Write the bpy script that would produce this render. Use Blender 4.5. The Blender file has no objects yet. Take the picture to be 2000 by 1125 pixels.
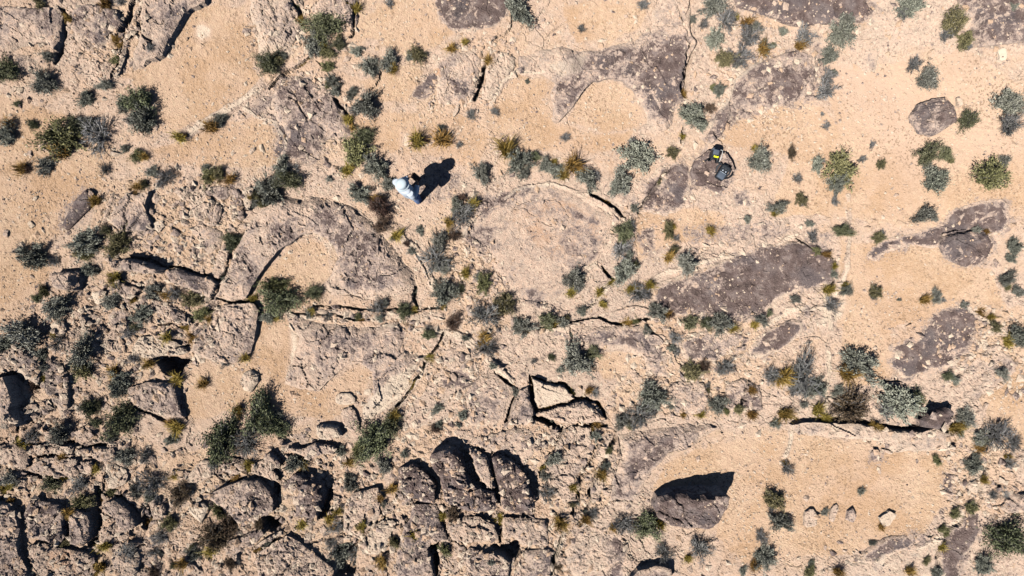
import bpy, bmesh, math, random
import numpy as np
from mathutils import Vector, Matrix

# ------------------------------------------------------------------ camera, sky, sun, exposure
sc = bpy.context.scene
HC = 15.0                      # camera height above the ground (m)
S = 22.5 / 2000.0              # metres per photograph pixel on the ground plane
cam_d = bpy.data.cameras.new("camera")
cam = bpy.data.objects.new("camera", cam_d)
sc.collection.objects.link(cam)
cam.location = (0, 0, HC)
cam.rotation_euler = (0, 0, 0)
cam_d.sensor_width = 36.0
cam_d.lens = 24.0
cam_d.clip_end = 1000.0
sc.camera = cam

SUN_EL = math.radians(58.0)
TX, TY = 0.734, 0.679          # direction the light travels in plan
world = bpy.data.worlds.new("World")
sc.world = world
world.use_nodes = True
wn = world.node_tree.nodes
bg = wn["Background"]
sky = wn.new("ShaderNodeTexSky")
sky.sky_type = 'NISHITA'
sky.sun_disc = False
sky.sun_elevation = SUN_EL
sky.sun_rotation = math.atan2(-TX, -TY)
sky.altitude = 1200
sky.air_density = 0.4
sky.dust_density = 0.0
world.node_tree.links.new(sky.outputs[0], bg.inputs[0])
bg.inputs[1].default_value = 0.075
sun_d = bpy.data.lights.new("sun", 'SUN')
sun_d.energy = 5.0
sun_d.angle = math.radians(0.53)
sun_d.color = (1.0, 0.972, 0.915)
sun = bpy.data.objects.new("sun", sun_d)
sc.collection.objects.link(sun)
sun.rotation_euler = Vector((TX * math.cos(SUN_EL), TY * math.cos(SUN_EL), -math.sin(SUN_EL))).to_track_quat('-Z', 'Y').to_euler()
sun.location = (-12, -11, 30)
sc.view_settings.view_transform = 'Standard'
sc.view_settings.look = 'None'
sc.view_settings.gamma = 1.0
sc.view_settings.use_curve_mapping = False
sc.view_settings.exposure = 0.37
sc.cycles.diffuse_bounces = 0
sc.cycles.max_bounces = 4

random.seed(7)
RNG = np.random.default_rng(7)
COL = sc.collection

# ------------------------------------------------------------------ noise
_T = np.random.default_rng(3).random((64, 256, 256)).astype(np.float32)
def vnoise(x, y, seed):
    t = _T[seed % 64]
    xi = np.floor(x).astype(np.int64); yi = np.floor(y).astype(np.int64)
    fx = (x - xi); fy = (y - yi)
    fx = fx * fx * fx * (fx * (fx * 6 - 15) + 10); fy = fy * fy * fy * (fy * (fy * 6 - 15) + 10)
    x0 = xi & 255; x1 = (xi + 1) & 255; y0 = yi & 255; y1 = (yi + 1) & 255
    a = t[y0, x0]; b = t[y0, x1]; c = t[y1, x0]; d = t[y1, x1]
    return (a + (b - a) * fx) * (1 - fy) + (c + (d - c) * fx) * fy
def fbm(x, y, scale, octv=4, seed=0, gain=0.5):
    """centred on 0, about -1..1"""
    r = 0.0; amp = 1.0; tot = 0.0; f = 1.0 / scale
    for o in range(octv):
        an = 0.6 * o + seed
        ca, sa = math.cos(an), math.sin(an)
        r = r + amp * (vnoise((x * ca - y * sa) * f + 17.3 * o, (x * sa + y * ca) * f + 9.1 * o, seed * 5 + o) - 0.5)
        tot += amp; amp *= gain; f *= 2.03
    return r * 2.0 / tot
def worley(x, y, scale, seed):
    """returns F1, F2-F1 (in cell units) and a random value per cell"""
    xs = x / scale; ys = y / scale
    xi = np.floor(xs).astype(np.int64); yi = np.floor(ys).astype(np.int64)
    f1 = np.full(xs.shape, 9.0); f2 = np.full(xs.shape, 9.0); cid = np.zeros(xs.shape)
    tx = _T[(seed * 3) % 64]; ty = _T[(seed * 3 + 1) % 64]; tv = _T[(seed * 3 + 2) % 64]
    for j in (-1, 0, 1):
        for i in (-1, 0, 1):
            cx = (xi + i) & 255; cy = (yi + j) & 255
            d = np.hypot(xi + i + tx[cy, cx] - xs, yi + j + ty[cy, cx] - ys)
            near = d < f1
            f2 = np.where(near, f1, np.minimum(f2, d))
            cid = np.where(near, tv[cy, cx], cid)
            f1 = np.where(near, d, f1)
    return f1, f2 - f1, cid
def facets(x, y, scale, seed, slope):
    """broken block surface: per-cell height and random planar tilt, -> (height about -1..1, distance to the joint)"""
    xs = x / scale; ys = y / scale
    xi = np.floor(xs).astype(np.int64); yi = np.floor(ys).astype(np.int64)
    f1 = np.full(xs.shape, 9.0); f2 = np.full(xs.shape, 9.0); hh = np.zeros(xs.shape)
    tx, ty, tv, ta, tb = (_T[(seed * 5 + k) % 64] for k in range(5))
    for j in (-1, 0, 1):
        for i in (-1, 0, 1):
            cx = (xi + i) & 255; cy = (yi + j) & 255
            dx = xs - (xi + i + tx[cy, cx]); dy = ys - (yi + j + ty[cy, cx])
            d = np.hypot(dx, dy); near = d < f1
            f2 = np.where(near, f1, np.minimum(f2, d))
            hh = np.where(near, (tv[cy, cx] - .5) * 2 + slope * ((ta[cy, cx] - .5) * dx + (tb[cy, cx] - .5) * dy), hh)
            f1 = np.where(near, d, f1)
    return hh, f2 - f1
def sstep(a, b, x):
    t = np.clip((x - a) / (b - a), 0, 1)
    return t * t * (3 - 2 * t)

# ------------------------------------------------------------------ polygons in photograph pixels on the ground plane
def sdist(poly, x, y):
    """signed distance, positive inside"""
    p = np.asarray(poly, float); q = np.roll(p, -1, 0)
    d2 = np.full(x.shape, 1e18); ins = np.zeros(x.shape, bool)
    for (ax, ay), (bx, by) in zip(p, q):
        ex, ey = bx - ax, by - ay
        t = np.clip(((x - ax) * ex + (y - ay) * ey) / (ex * ex + ey * ey + 1e-9), 0, 1)
        d2 = np.minimum(d2, (x - ax - t * ex) ** 2 + (y - ay - t * ey) ** 2)
        if ay != by:
            c = ((ay > y) != (by > y)) & (x < ex * (y - ay) / ey + ax)
            ins ^= c
    d = np.sqrt(d2)
    return np.where(ins, d, -d)
def ldist(line, x, y):
    d2 = np.full(x.shape, 1e18); par = np.zeros(x.shape)
    n = len(line) - 1
    for i in range(n):
        (ax, ay), (bx, by) = line[i], line[i + 1]
        ex, ey = bx - ax, by - ay
        t = np.clip(((x - ax) * ex + (y - ay) * ey) / (ex * ex + ey * ey + 1e-9), 0, 1)
        dd = (x - ax - t * ex) ** 2 + (y - ay - t * ey) ** 2
        m = dd < d2
        d2 = np.where(m, dd, d2); par = np.where(m, (i + t) / n, par)
    return np.sqrt(d2), par
def warp(x, y, a=1.0):
    return (x + a * (4.5 * fbm(x, y, 34, 2, 1) + 2.4 * fbm(x, y, 11, 2, 2)),
            y + a * (4.5 * fbm(x, y, 34, 2, 3) + 2.4 * fbm(x, y, 11, 2, 4)))
def smooth_poly(poly, n=1):
    for _ in range(n):
        out = []
        for i, a in enumerate(poly):
            b = poly[(i + 1) % len(poly)]
            out += [(a[0] * .8 + b[0] * .2, a[1] * .8 + b[1] * .2), (a[0] * .2 + b[0] * .8, a[1] * .2 + b[1] * .8)]
        poly = out
    return poly
def wx(u): return (u - 1000.0) * S
def wy(v): return (562.5 - v) * S
def gpx(px, py, z):
    """a photograph pixel seen at height z -> ground-plane pixel below it"""
    k = (HC - z) / HC
    return 1000 + (px - 1000) * k, 562.5 + (py - 562.5) * k
# ------------------------------------------------------------------ traced layout (photograph pixels)
# rock outcrops: name, label, outline, height, edge (share of height at the rim), bevel px, roughness, block relief, varnish, pale, tilt (dz/px x, y)
def V(s): 
    a = [float(t) for t in s.replace(',', ' ').split()]
    return list(zip(a[0::2], a[1::2]))
R = []
def rk(label, pts, h, edge=.75, bev=8, rough=.02, blk=.02, vn=.3, pale=.2, tilt=(0, 0), kind='rock', sand=0.0):
    R.append(dict(label=label, poly=V(pts), h=h, edge=edge, bev=bev, rough=rough, blk=blk, vn=vn, pale=pale, tilt=tilt, kind=kind, sand=sand))
# --- upper left
rk('mottled purple tan slab in the top left corner, left of the black crack', '-40,10 60,15 108,12 122,25 121,50 115,80 104,96 90,82 70,80 45,88 20,102 -40,114', .16, .7, vn=.48, pale=.35)
rk('purple tan slab right of the black crack near top left', '138,22 170,6 200,12 224,18 240,45 232,62 214,60 205,80 185,96 165,78 150,92 135,75 132,55 140,38', .13, .4, vn=.52)
rk('narrow broken tan rock ribs running down between two top left slabs', '262,15 250,50 236,80 222,115 216,148 228,146 241,115 250,80 262,45 274,8', .10, .5, vn=.1, pale=.45)
rk('big grey slab above the orange sand hollow with white spot', '286,-40 402,-40 396,3 372,12 358,25 345,50 330,70 314,105 300,112 285,115 266,130 240,140 248,105 258,70 270,30', .24, .8, vn=.33, pale=.5, rough=.03)
rk('small reddish rock beside the left end of the top left crack', '30,105 65,110 68,134 45,140 28,130', .06, .3, vn=.2)
rk('pale cracked slab between the white spotted hollow and large green shrub', '478,18 500,-40 592,-40 594,36 585,60 560,92 530,106 500,112 494,70', .15, .4, vn=.32, pale=.6, rough=.03)
rk('purple rough outcrop with blocky top below the first green shrubs', '505,216 525,190 545,165 575,150 600,152 620,165 640,180 655,195 668,215 680,240 684,262 668,275 640,275 640,300 620,315 590,310 560,318 540,302 546,270 545,245 530,228', .14, .3, 16, .03, .05, .62, .2)
rk('rock ledge at the top edge right of the large green shrub', '604,16 660,-40 704,-40 696,12 698,40 690,58 672,40 628,40', .13, .6, vn=.4, pale=.4)
rk('dark bluish stained rock sheet at top centre', '845,-40 1000,-40 985,20 960,50 925,55 890,62 870,50 855,20', .05, -.3, 18, .01, .01, .85, .1)
rk('tan rock with blue grey patch left of the straight crack', '850,110 880,100 925,95 944,112 936,160 922,205 890,210 850,200 855,160', .06, -.3, 14, .02, .02, .35, .4)
rk('pale triangular slab of stone below the straight crack', '884,225 893,206 898,206 896,220 887,230', .07, .8, 3, .004, 0, .1, .6, kind='stone')
rk('flat rock strip right of the straight crack at upper centre', '952,130 945,165 940,196 962,196 984,158 1006,136 1000,104 962,100', .09, .5, vn=.15, pale=.6)
rk('wide mottled grey rock sheet around the curved sand hollow at upper centre', '1012,106 1060,90 1150,90 1240,75 1270,40 1290,-40 1342,-40 1350,20 1345,60 1360,82 1350,100 1342,130 1337,175 1338,195 1325,215 1320,240 1290,258 1246,265 1242,250 1264,235 1260,210 1235,172 1215,157 1190,153 1160,160 1140,176 1120,205 1092,238 1078,235 1080,210 1075,180 1085,160 1072,150 1050,140 1014,140', .14, .7, 10, .02, .02, .45, .4)
rk('flaked dark purple slab right of centre at the top', '1385,264 1400,225 1425,190 1440,152 1470,124 1510,110 1560,95 1598,90 1606,110 1602,150 1585,190 1540,205 1480,217 1450,222 1430,236 1410,262 1395,280', .17, .5, 9, .02, .05, .68, .15)
rk('dark varnished slab at the top edge right of centre', '1425,-40 1440,10 1500,30 1560,46 1640,42 1692,36 1712,16 1700,0 1692,-40', .18, .5, 10, .02, .03, .85, .1)
rk('brown rock carrying the two packs', '1360,312 1385,292 1420,300 1436,330 1427,360 1405,378 1380,362 1355,360 1350,335', .22, .85, 6, .02, .03, .78, .1)
rk('low dark rock just left of the packs', '1252,396 1265,352 1300,326 1340,322 1348,355 1340,385 1320,410 1290,415 1265,410', .06, .2, 12, .012, .015, .6, .3)
rk('purple slab filling the top right corner', '1880,10 1885,-40 2040,-40 2040,75 1960,82 1920,86 1902,62 1890,40', .22, .5, 14, .02, .03, .6, .25)
rk('low rounded purple boulder at upper right beside a split flake', '1788,225 1800,202 1830,190 1855,187 1872,205 1876,235 1855,250 1830,262 1806,256 1795,240', .24, .5, 18, .045, .05, .55, .3, kind='boulder')
rk('thin tan flake split from the purple boulder at upper right', '1869,187 1881,190 1885,203 1876,208', .10, .8, 3, .004, 0, .2, .6, kind='stone')
rk('flush reddish rock patch left of the upper right purple boulder', '1675,115 1695,92 1720,90 1716,140 1685,146', .03, -.3, 10, .006, .004, .42, .1)
rk('small white stone under the top right slab', '1950,97 1962,90 1969,97 1968,117 1954,118', .08, .7, 4, .004, 0, 0, 1, kind='stone')
# --- middle left
rk('dark oblong banded rock lying in the sand at left', '112,440 130,410 150,380 165,368 180,380 175,400 150,425 125,450', .14, .6, 8, .01, .02, .78, .05, kind='boulder')
rk('pale grey slab with a thin crack right of the dark oblong rock', '208,432 218,402 243,373 261,381 290,372 286,382 282,394 281,416 292,436 280,451 231,451', .20, .8, 7, .012, .01, .4, .4)
rk('thin tan rock rib left of the pale cracked slab', '196,436 204,404 212,378 222,372 216,400 206,432', .06, .4, 5, .01, .01, .12, .5)
rk('small dark stone under the pale cracked slab', '282,440 290,438 302,455 282,457', .07, .7, 3, .006, 0, .6, .1, kind='stone')
rk('flat whitish stone beside the pale cracked slab', '298,436 320,430 318,450 302,450', .04, .7, 3, .004, 0, .2, .8, kind='stone')
rk('crumbly pale tan rock in the left rubble slope', '341,371 370,363 404,371 417,395 411,418 392,432 378,430 370,408 347,383', .13, .5, 8, .03, .05, .05, .6)
rk('dark ribbed rock strip in the left rubble slope', '449,367 466,369 471,397 473,428 468,430 458,397', .10, .6, 4, .02, .03, .6, 0)
rk('upright pale tan rock beside the dark ribbed strip', '470,369 492,365 490,397 484,410 475,404', .17, .8, 4, .015, .02, 0, .7)
rk('lilac smooth rock above the dark ribbed strip', '407,361 443,363 448,383 425,394 409,379', .10, .5, 6, .012, .02, .42, .3)
rk('brown crescent rock below the crumbly pale rock', '418,397 431,402 427,428 421,442 404,444 413,418', .11, .5, 5, .015, .02, .5, .1)
rk('flush lilac rock floor below the crumbly pale rock', '378,438 404,442 437,455 431,481 407,496 392,496 384,461', .04, -.1, 10, .01, .01, .45, .4)
rk('upright tan rock beside the two lobed grey slab', '413,539 421,500 435,473 449,494 441,524 429,545', .15, .7, 5, .015, .02, .25, .4)
rk('big two lobed grey slab wrapped round a sand hollow left of centre', '418,580 435,545 455,500 480,442 510,408 560,380 600,375 650,385 700,400 735,440 770,480 810,535 812,560 800,575 740,590 640,580 625,560 640,545 660,500 650,480 635,465 610,455 586,458 570,470 540,490 510,530 490,560 480,582 440,588', .21, .8, 12, .03, .035, .44, .4)
rk('purple brown block below the left rubble slope', '314,530 343,527 374,533 415,541 424,552 418,575 408,582 370,567 330,552', .22, .75, 7, .015, .02, .55, .2)
rk('long low rock casting a black lens shaped shadow at left', '213,509 240,504 267,509 289,518 309,524 298,533 267,531 218,527', .42, .85, 5, .02, .03, .45, .25)
rk('squarish rock with a black hollow side at left', '93,533 142,528 148,538 138,567 120,569 98,564 94,551', .34, .7, 7, .015, .02, .35, .3, kind='boulder')
rk('slanted dark rock plank in the left rubble', '213,544 244,556 273,564 258,578 244,585 222,569', .20, .8, 4, .02, .03, .58, .05)
rk('long broken purple rock rib in the left rubble', '252,592 278,577 320,590 350,606 372,632 338,628 300,612 264,602', .20, .6, 6, .03, .05, .52, .15)
rk('smooth purple rock under the broken rib at left', '209,618 222,604 249,607 253,622 240,642 213,638', .12, .5, 7, .01, .01, .48, .2)
rk('round tan boulder among the grey bushes at left', '153,644 173,638 181,656 164,676 156,667', .16, .6, 6, .01, .01, .1, .5, kind='boulder')
rk('small tan rock right of the round tan boulder', '185,631 200,636 211,647 192,656', .10, .6, 5, .01, .01, .12, .4, kind='stone')
rk('crumbly tan rock left of the black pit', '200,664 227,653 246,662 244,684 218,689 200,680', .13, .5, 6, .03, .04, .1, .5)
rk('pale rough rock above the black pit', '251,684 269,660 296,656 340,668 362,688 348,694 307,697 284,700 258,693', .20, .6, 6, .03, .05, .2, .6)
rk('tan boulder left of the grey bushes near the left edge', '93,633 120,627 127,644 120,658 104,651', .16, .6, 6, .01, .01, .05, .6, kind='boulder')
rk('pale low stone above the grey bushes at left', '173,571 200,564 204,587 187,598', .07, .5, 6, .008, 0, .05, .8, kind='stone')
rk('mottled grey block at left of the lower sand flat', '380,640 405,615 440,595 490,590 506,605 498,650 488,690 450,710 410,705 375,695 370,665', .24, .75, 9, .025, .035, .5, .4)
rk('pale rock rim at the left edge above the black gap', '-40,695 13,680 29,673 51,682 71,700 79,720 70,752 45,735 28,722 8,728 -40,730', .22, .7, 7, .03, .03, .42, .5)
rk('rough pale rock right of the black gap at the left edge', '82,716 96,702 116,715 125,735 131,765 129,800 122,805 105,790 88,770 81,745', .22, .7, 7, .025, .03, .42, .5)
rk('tall grey rock at the left edge casting the black gap', '-40,744 4,738 12,765 24,805 28,835 -40,842', .62, .9, 6, .02, .02, .5, .3)
# --- centre
rk('grey slab with a sand bay cut into its lower side', '556,616 575,612 620,625 700,635 780,630 800,640 786,680 800,690 830,700 790,760 712,835 700,830 702,800 730,760 725,727 700,708 670,716 645,741 620,765 590,762 555,750 560,720 575,690 582,660 570,640', .19, .8, 12, .025, .03, .45, .4)
rk('thin rock strip between the long parallel cracks', '600,601 660,606 740,611 800,613 866,606 868,622 830,632 780,626 700,628 640,616 600,612', .07, .5, 5, .012, .015, .2, .5)
rk('oval tan and orange rock floor in the centre', '905,462 920,430 960,400 1010,370 1080,360 1130,375 1180,410 1205,432 1195,470 1170,500 1140,530 1110,570 1080,600 1040,602 1000,590 975,560 960,510 935,482', .035, -.3, 24, .008, .006, .27, .3, sand=.35)
rk('tan rock wedge between person and oval rock floor', '845,395 862,350 885,362 880,392', .04, -.2, 8, .01, .01, .4, .3)
rk('narrow pale stone kerb pointing at the grass clump', '947,706 968,704 996,732 1003,756 982,731', .10, .8, 3, .008, .01, .05, .8)
rk('purple pitted rock left of the pale triangular slab', '1016,764 1030,758 1041,803 1040,831 990,831 1000,792', .16, .7, 6, .02, .03, .5, .3)
rk('pale triangular slab edged by black cracks below centre', '1041,742 1072,750 1104,756 1118,768 1124,777 1049,799 1044,771', .18, .9, 4, .008, .006, .12, .75)
rk('broken tan rock below the pale triangular slab', '1053,808 1074,798 1141,784 1155,793 1174,813 1176,824 1130,828 1107,828 1074,819', .15, .6, 6, .03, .06, .25, .4)
rk('purple flecked rock sheet right of the bluish stain', '905,760 945,735 965,735 985,750 1002,765 990,795 975,830 930,838 905,820', .06, .1, 14, .015, .015, .48, .3)
rk('tan broken rock floor around the bluish stain', '812,775 850,715 880,680 930,700 945,735 905,760 900,820 850,830 800,838 785,812', .04, -.1, 14, .02, .035, .2, .45)
rk('dark lens shaped outcrop right of centre', '1280,585 1290,562 1330,545 1400,520 1460,495 1530,480 1600,480 1625,505 1626,545 1590,556 1520,580 1490,612 1440,622 1380,616 1320,610 1290,602', .09, .1, 18, .015, .015, .78, .2)
rk('mottled grey rock arch over the small sand bay', '1085,680 1095,652 1150,641 1240,636 1268,650 1290,680 1320,690 1302,718 1325,742 1272,742 1252,702 1232,688 1190,682 1150,676', .08, .2, 12, .02, .025, .5, .4)
rk('small flat slab with a dark outline under the long crack', '1260,663 1270,652 1290,660 1298,672 1272,677', .10, .9, 3, .006, 0, .35, .5, kind='stone')
rk('mottled rock patch left of the lower green bush', '1330,672 1370,652 1420,650 1450,660 1430,690 1390,700 1350,700', .07, .2, 10, .015, .02, .6, .3)
rk('dark narrow stained rock under the dark lens outcrop', '1460,692 1480,662 1520,640 1556,628 1564,643 1530,672 1490,692', .04, -.2, 9, .008, .008, .82, .05)
rk('tan rock slab above the long crack right of centre', '1185,628 1210,600 1250,595 1290,605 1300,618 1262,622 1225,632', .08, .4, 7, .015, .02, .35, .4)
rk('tan rock left of the triangular crack junction', '1125,376 1150,372 1190,398 1214,426 1206,432 1180,410', .12, .7, 5, .012, .01, .12, .6)
rk('tan slab between the crack and the bush by the packs', '1162,373 1195,352 1240,358 1284,346 1256,392 1240,418 1224,414 1196,396', .05, .2, 8, .014, .014, .2, .5)
# --- right
rk('round purple boulder at right below a dark stain', '1845,470 1850,456 1870,450 1900,448 1936,455 1950,475 1940,500 1915,515 1890,520 1865,510 1850,492', .22, .35, 20, .02, .02, .62, .25, kind='boulder')
rk('dark stained rock sheet behind the round purple boulder', '1700,502 1720,480 1760,464 1812,455 1842,446 1860,420 1890,402 1930,394 1966,394 1972,430 1956,452 1932,456 1890,446 1848,456 1842,476 1780,474 1732,486 1716,502', .04, -.2, 9, .01, .01, .85, .1)
rk('dark oval stained rock sheet at right', '1768,735 1738,705 1776,690 1742,676 1800,668 1812,640 1840,615 1880,602 1902,610 1906,640 1886,680 1860,712 1802,722', .04, -.25, 12, .01, .01, .85, .1)
rk('pale rock pavement at the right edge under the stained sheet', '1900,700 1930,668 1975,690 1990,720 1960,760 1900,790 1850,770 1870,730', .06, .1, 10, .02, .03, .25, .5)
rk('blocky tan rock right of the lower centre bush', '1300,752 1340,748 1384,756 1384,800 1350,806 1312,800', .10, .5, 8, .02, .03, .3, .4)
rk('reddish cracked block above the small grass row', '1420,752 1452,740 1488,756 1490,800 1450,806 1420,800', .12, .6, 8, .02, .025, .45, .3)
# --- lower left rubble
rk('purple brown streaked block beside the sand flat at lower left', '242,762 280,748 338,750 345,780 360,818 330,818 280,806 252,790', .30, .7, 8, .02, .04, .58, .2)
rk('smooth tan boulder at the left edge above bottom left', '-40,878 23,867 38,873 50,898 46,916 30,918 15,911 -40,908', .24, .4, 14, .012, .01, .2, .4, kind='boulder')
rk('long pitted purple slab at lower left', '49,921 61,906 81,899 101,896 129,895 150,900 145,916 150,929 137,936 106,934 76,930', .24, .75, 7, .02, .03, .48, .25)
rk('small pitted block at the right end of the pitted purple slab', '155,902 174,902 181,913 176,926 158,924', .20, .75, 5, .015, .02, .45, .25)
rk('flat pinkish slab above the pitted purple slab', '152,879 177,876 219,876 224,891 203,901 186,900 176,892 152,888', .26, .8, 5, .02, .025, .42, .25)
rk('small tan block left of the flat pinkish slab', '61,874 86,873 93,888 81,892 66,888', .16, .7, 5, .012, .01, .15, .5)
rk('flat tan block right of the small tan block', '99,875 142,874 139,886 104,889', .17, .7, 5, .012, .01, .12, .5)
rk('blue grey patched big block at bottom left', '47,1004 58,976 84,984 111,989 123,1007 123,1055 111,1066 86,1056 52,1050', .32, .75, 8, .03, .06, .5, .3)
rk('grey smooth block left of the deep black gap', '131,1005 142,996 164,1004 173,1027 170,1055 156,1068 133,1063', .32, .75, 8, .02, .03, .52, .3)
rk('rusty tan slab in the bottom left corner', '55,1066 86,1062 111,1072 142,1076 162,1081 178,1090 175,1140 68,1140 58,1094', .26, .7, 8, .03, .04, .22, .4)
rk('grey rock column at the bottom left edge', '-40,982 12,989 29,1018 34,1055 34,1082 47,1108 54,1140 -40,1140', .34, .75, 9, .03, .05, .45, .35)
rk('purple leaning block right of the deep black gap', '200,984 220,979 241,990 257,1016 259,1034 243,1043 229,1038 224,1015 202,998', .30, .75, 6, .02, .03, .5, .2)
rk('tan purple block under the brown shrub at lower left', '270,994 300,977 320,993 322,1011 299,1018 282,1009', .24, .7, 6, .02, .03, .35, .3)
rk('cracked pale block above the leaning purple block', '202,906 226,909 250,923 241,949 212,957 205,936', .16, .6, 7, .02, .03, .08, .6)
rk('grey wedge shaped block at the bottom edge near the left', '216,1095 226,1078 255,1090 271,1095 264,1119 253,1140 220,1140', .30, .7, 7, .02, .02, .35, .5, kind='boulder')
rk('big grey purple slab with a shadowed right side at lower left', '398,972 426,957 444,950 472,938 502,941 525,963 532,987 530,1003 507,1013 482,1025 467,1034 454,1017 441,997 416,987', .44, .75, 12, .03, .04, .5, .4)
rk('purple slab under the big grey purple slab', '440,1060 467,1052 510,1035 514,1045 490,1066 446,1090 436,1082', .22, .7, 6, .02, .03, .5, .3)
rk('wide mottled slab at the bottom edge left of centre', '500,1085 533,1062 558,1048 583,1058 603,1077 624,1095 646,1113 646,1140 505,1140 498,1102', .28, .7, 10, .03, .05, .42, .4)
rk('thin tan stone rail under the big shadowed slab', '495,1068 546,1038 550,1045 500,1075', .26, .9, 3, .01, .01, .1, .5)
rk('dark purple cube like boulder with a tan top at lower left', '549,947 573,929 604,940 626,950 628,967 618,1010 605,1016 575,1010 572,978 577,966', .52, .8, 8, .02, .04, .6, .3, kind='boulder')
rk('dark purple rock under the two large green shrubs', '424,902 452,897 480,902 481,922 457,928 429,922', .22, .6, 8, .015, .02, .6, .1)
rk('purple rock rib right of the dark rock under green shrubs', '492,907 512,899 538,921 546,939 541,942 507,931 489,925', .20, .7, 5, .02, .02, .42, .3)
rk('small rounded tan boulder right of the large green shrubs', '512,893 526,885 545,898 545,912 533,919 518,907', .28, .6, 6, .02, .02, .15, .4, kind='boulder')
rk('flat purple brown block below the pale boulder', '560,877 591,875 616,866 650,875 648,890 629,890 603,896 588,888', .30, .8, 6, .015, .015, .45, .2)
rk('tan ramp of rock left of the dark purple rock', '362,936 386,903 414,900 419,922 393,944 365,947', .14, .5, 8, .02, .03, .2, .5)
rk('whitish tan tilted rock left of the big grey purple slab', '360,993 396,984 405,993 391,1025 377,1015', .20, .7, 6, .02, .03, .02, .7)
rk('half round pale stone on the sand flat', '655,775 663,768 682,768 695,780 690,788 656,790', .13, .8, 4, .006, 0, .15, .6, kind='stone')
rk('brown block under the half round pale stone', '664,802 688,793 703,838 690,848 668,834', .16, .8, 5, .015, .02, .3, .3)
rk('pale lumpy boulder with a shadow at its top left', '614,850 617,832 640,830 658,837 667,854 640,862 622,860', .28, .7, 6, .02, .02, .2, .6, kind='boulder')
rk('small pale boulder with black shadow in the middle of sand', '466,750 472,730 485,724 498,732 500,748 488,768 474,764', .22, .5, 8, .012, .01, .1, .6, kind='boulder')
rk('tan purple split block left of the boulder trio', '672,987 690,963 738,953 747,972 742,1008 712,1026 702,1044 673,1042 670,1010', .20, .7, 7, .02, .03, .32, .4)
rk('tan flat slab below the split block', '706,1046 744,1014 770,1020 760,1056 740,1080 712,1084', .10, .6, 7, .02, .02, .08, .6)
rk('left boulder of the three big dark boulders', '774,920 791,911 804,910 829,926 845,939 852,950 847,966 848,982 831,980 804,977 788,972 777,950', .29, .7, 12, .03, .06, .6, .15, tilt=(.0015, 0), kind='boulder')
rk('middle boulder of the three big dark boulders, highest', '838,899 846,887 864,880 885,883 901,899 909,928 922,950 940,965 966,969 971,988 968,1001 950,1006 913,1006 896,998 868,987 865,972 860,955 858,937 844,918', .50, .72, 12, .035, .08, .6, .2, tilt=(0, -.002), kind='boulder')
rk('right boulder of the three big dark boulders', '960,897 975,894 1002,905 1021,924 1032,942 1037,961 1043,974 1045,993 1032,1006 1002,1006 981,996 977,972 974,950 966,923', .38, .7, 12, .035, .07, .58, .2, kind='boulder')
rk('grey sloping rock between middle and right big boulders', '914,877 950,891 962,923 970,953 961,962 942,942 928,920 923,899', .22, .6, 8, .02, .02, .4, .4)
rk('flat reddish rock above the three big boulders', '868,868 900,858 960,850 1000,838 1040,838 1052,880 1030,905 1000,893 955,882 915,870', .07, .2, 12, .025, .03, .38, .3)
rk('wide purple grey slab below the left big boulder', '804,984 851,986 865,1015 870,1050 874,1059 842,1062 835,1080 842,1099 842,1140 769,1140 774,1077 791,1026 800,1010', .17, .7, 10, .02, .025, .48, .35)
rk('pale purple slab below the middle big boulder', '875,1022 896,1011 940,1015 965,1028 972,1050 972,1056 913,1064 882,1059 874,1040', .20, .75, 8, .02, .025, .35, .5)
rk('tan slab below the right big boulder', '982,1012 1021,1014 1068,1017 1070,1068 1021,1068 1010,1057 982,1054 981,1026', .14, .6, 9, .02, .02, .28, .4)
rk('slab with black shadow above it at the bottom edge', '915,1075 940,1082 985,1090 997,1102 990,1140 912,1140 909,1088', .26, .85, 6, .02, .025, .4, .35)
rk('grey mottled slab at the bottom edge left of the straight crack', '1026,1078 1072,1074 1084,1082 1073,1140 1002,1140 1008,1106 1022,1094', .14, .6, 9, .02, .025, .42, .5)
# --- lower right
rk('grey curved slab left of the tall boulder', '1202,850 1250,840 1330,830 1398,826 1416,836 1370,868 1340,879 1310,885 1290,905 1270,925 1255,950 1245,975 1210,990 1182,990 1192,950 1205,900', .18, .8, 12, .02, .02, .42, .5)
rk('tall purple boulder casting a large black shadow', '1283,994 1288,976 1306,968 1340,964 1376,964 1420,966 1414,990 1402,1020 1384,1034 1350,1037 1312,1036 1291,1022', .56, .88, 7, .032, .07, .60, .1, tilt=(.0030, -.0020), kind='boulder')
rk('tan rock pavement between two slanting cracks', '1092,840 1104,836 1078,890 1062,930 1080,960 1110,1000 1130,930 1162,866 1180,838 1140,834', .10, .5, 8, .03, .05, .2, .45)
rk('narrow rock rib left of the grey curved slab', '1176,868 1196,848 1200,880 1186,930 1166,985 1146,996 1156,950 1170,905', .08, .5, 6, .02, .03, .1, .6)
rk('rock with a black top shadow at the bottom edge', '1224,1140 1246,1116 1280,1108 1312,1112 1314,1140', .28, .85, 5, .015, .01, .4, .3)
rk('long ledge with a black shadow line at lower right', '1545,830 1580,825 1660,827 1740,838 1798,847 1828,837 1858,850 1850,876 1800,880 1750,884 1712,860 1660,857 1600,852 1560,848', .20, .85, 10, .02, .025, .25, .6)
rk('dark brown boulder at the right end of the ledge', '1807,822 1826,803 1858,797 1868,806 1864,828 1840,842 1812,838', .40, .6, 10, .02, .03, .62, .05, kind='boulder')
rk('round pale rock mound under the dark brown boulder', '1818,868 1832,850 1852,848 1862,862 1856,880 1832,882', .10, .4, 9, .01, .01, .05, .9)
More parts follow.
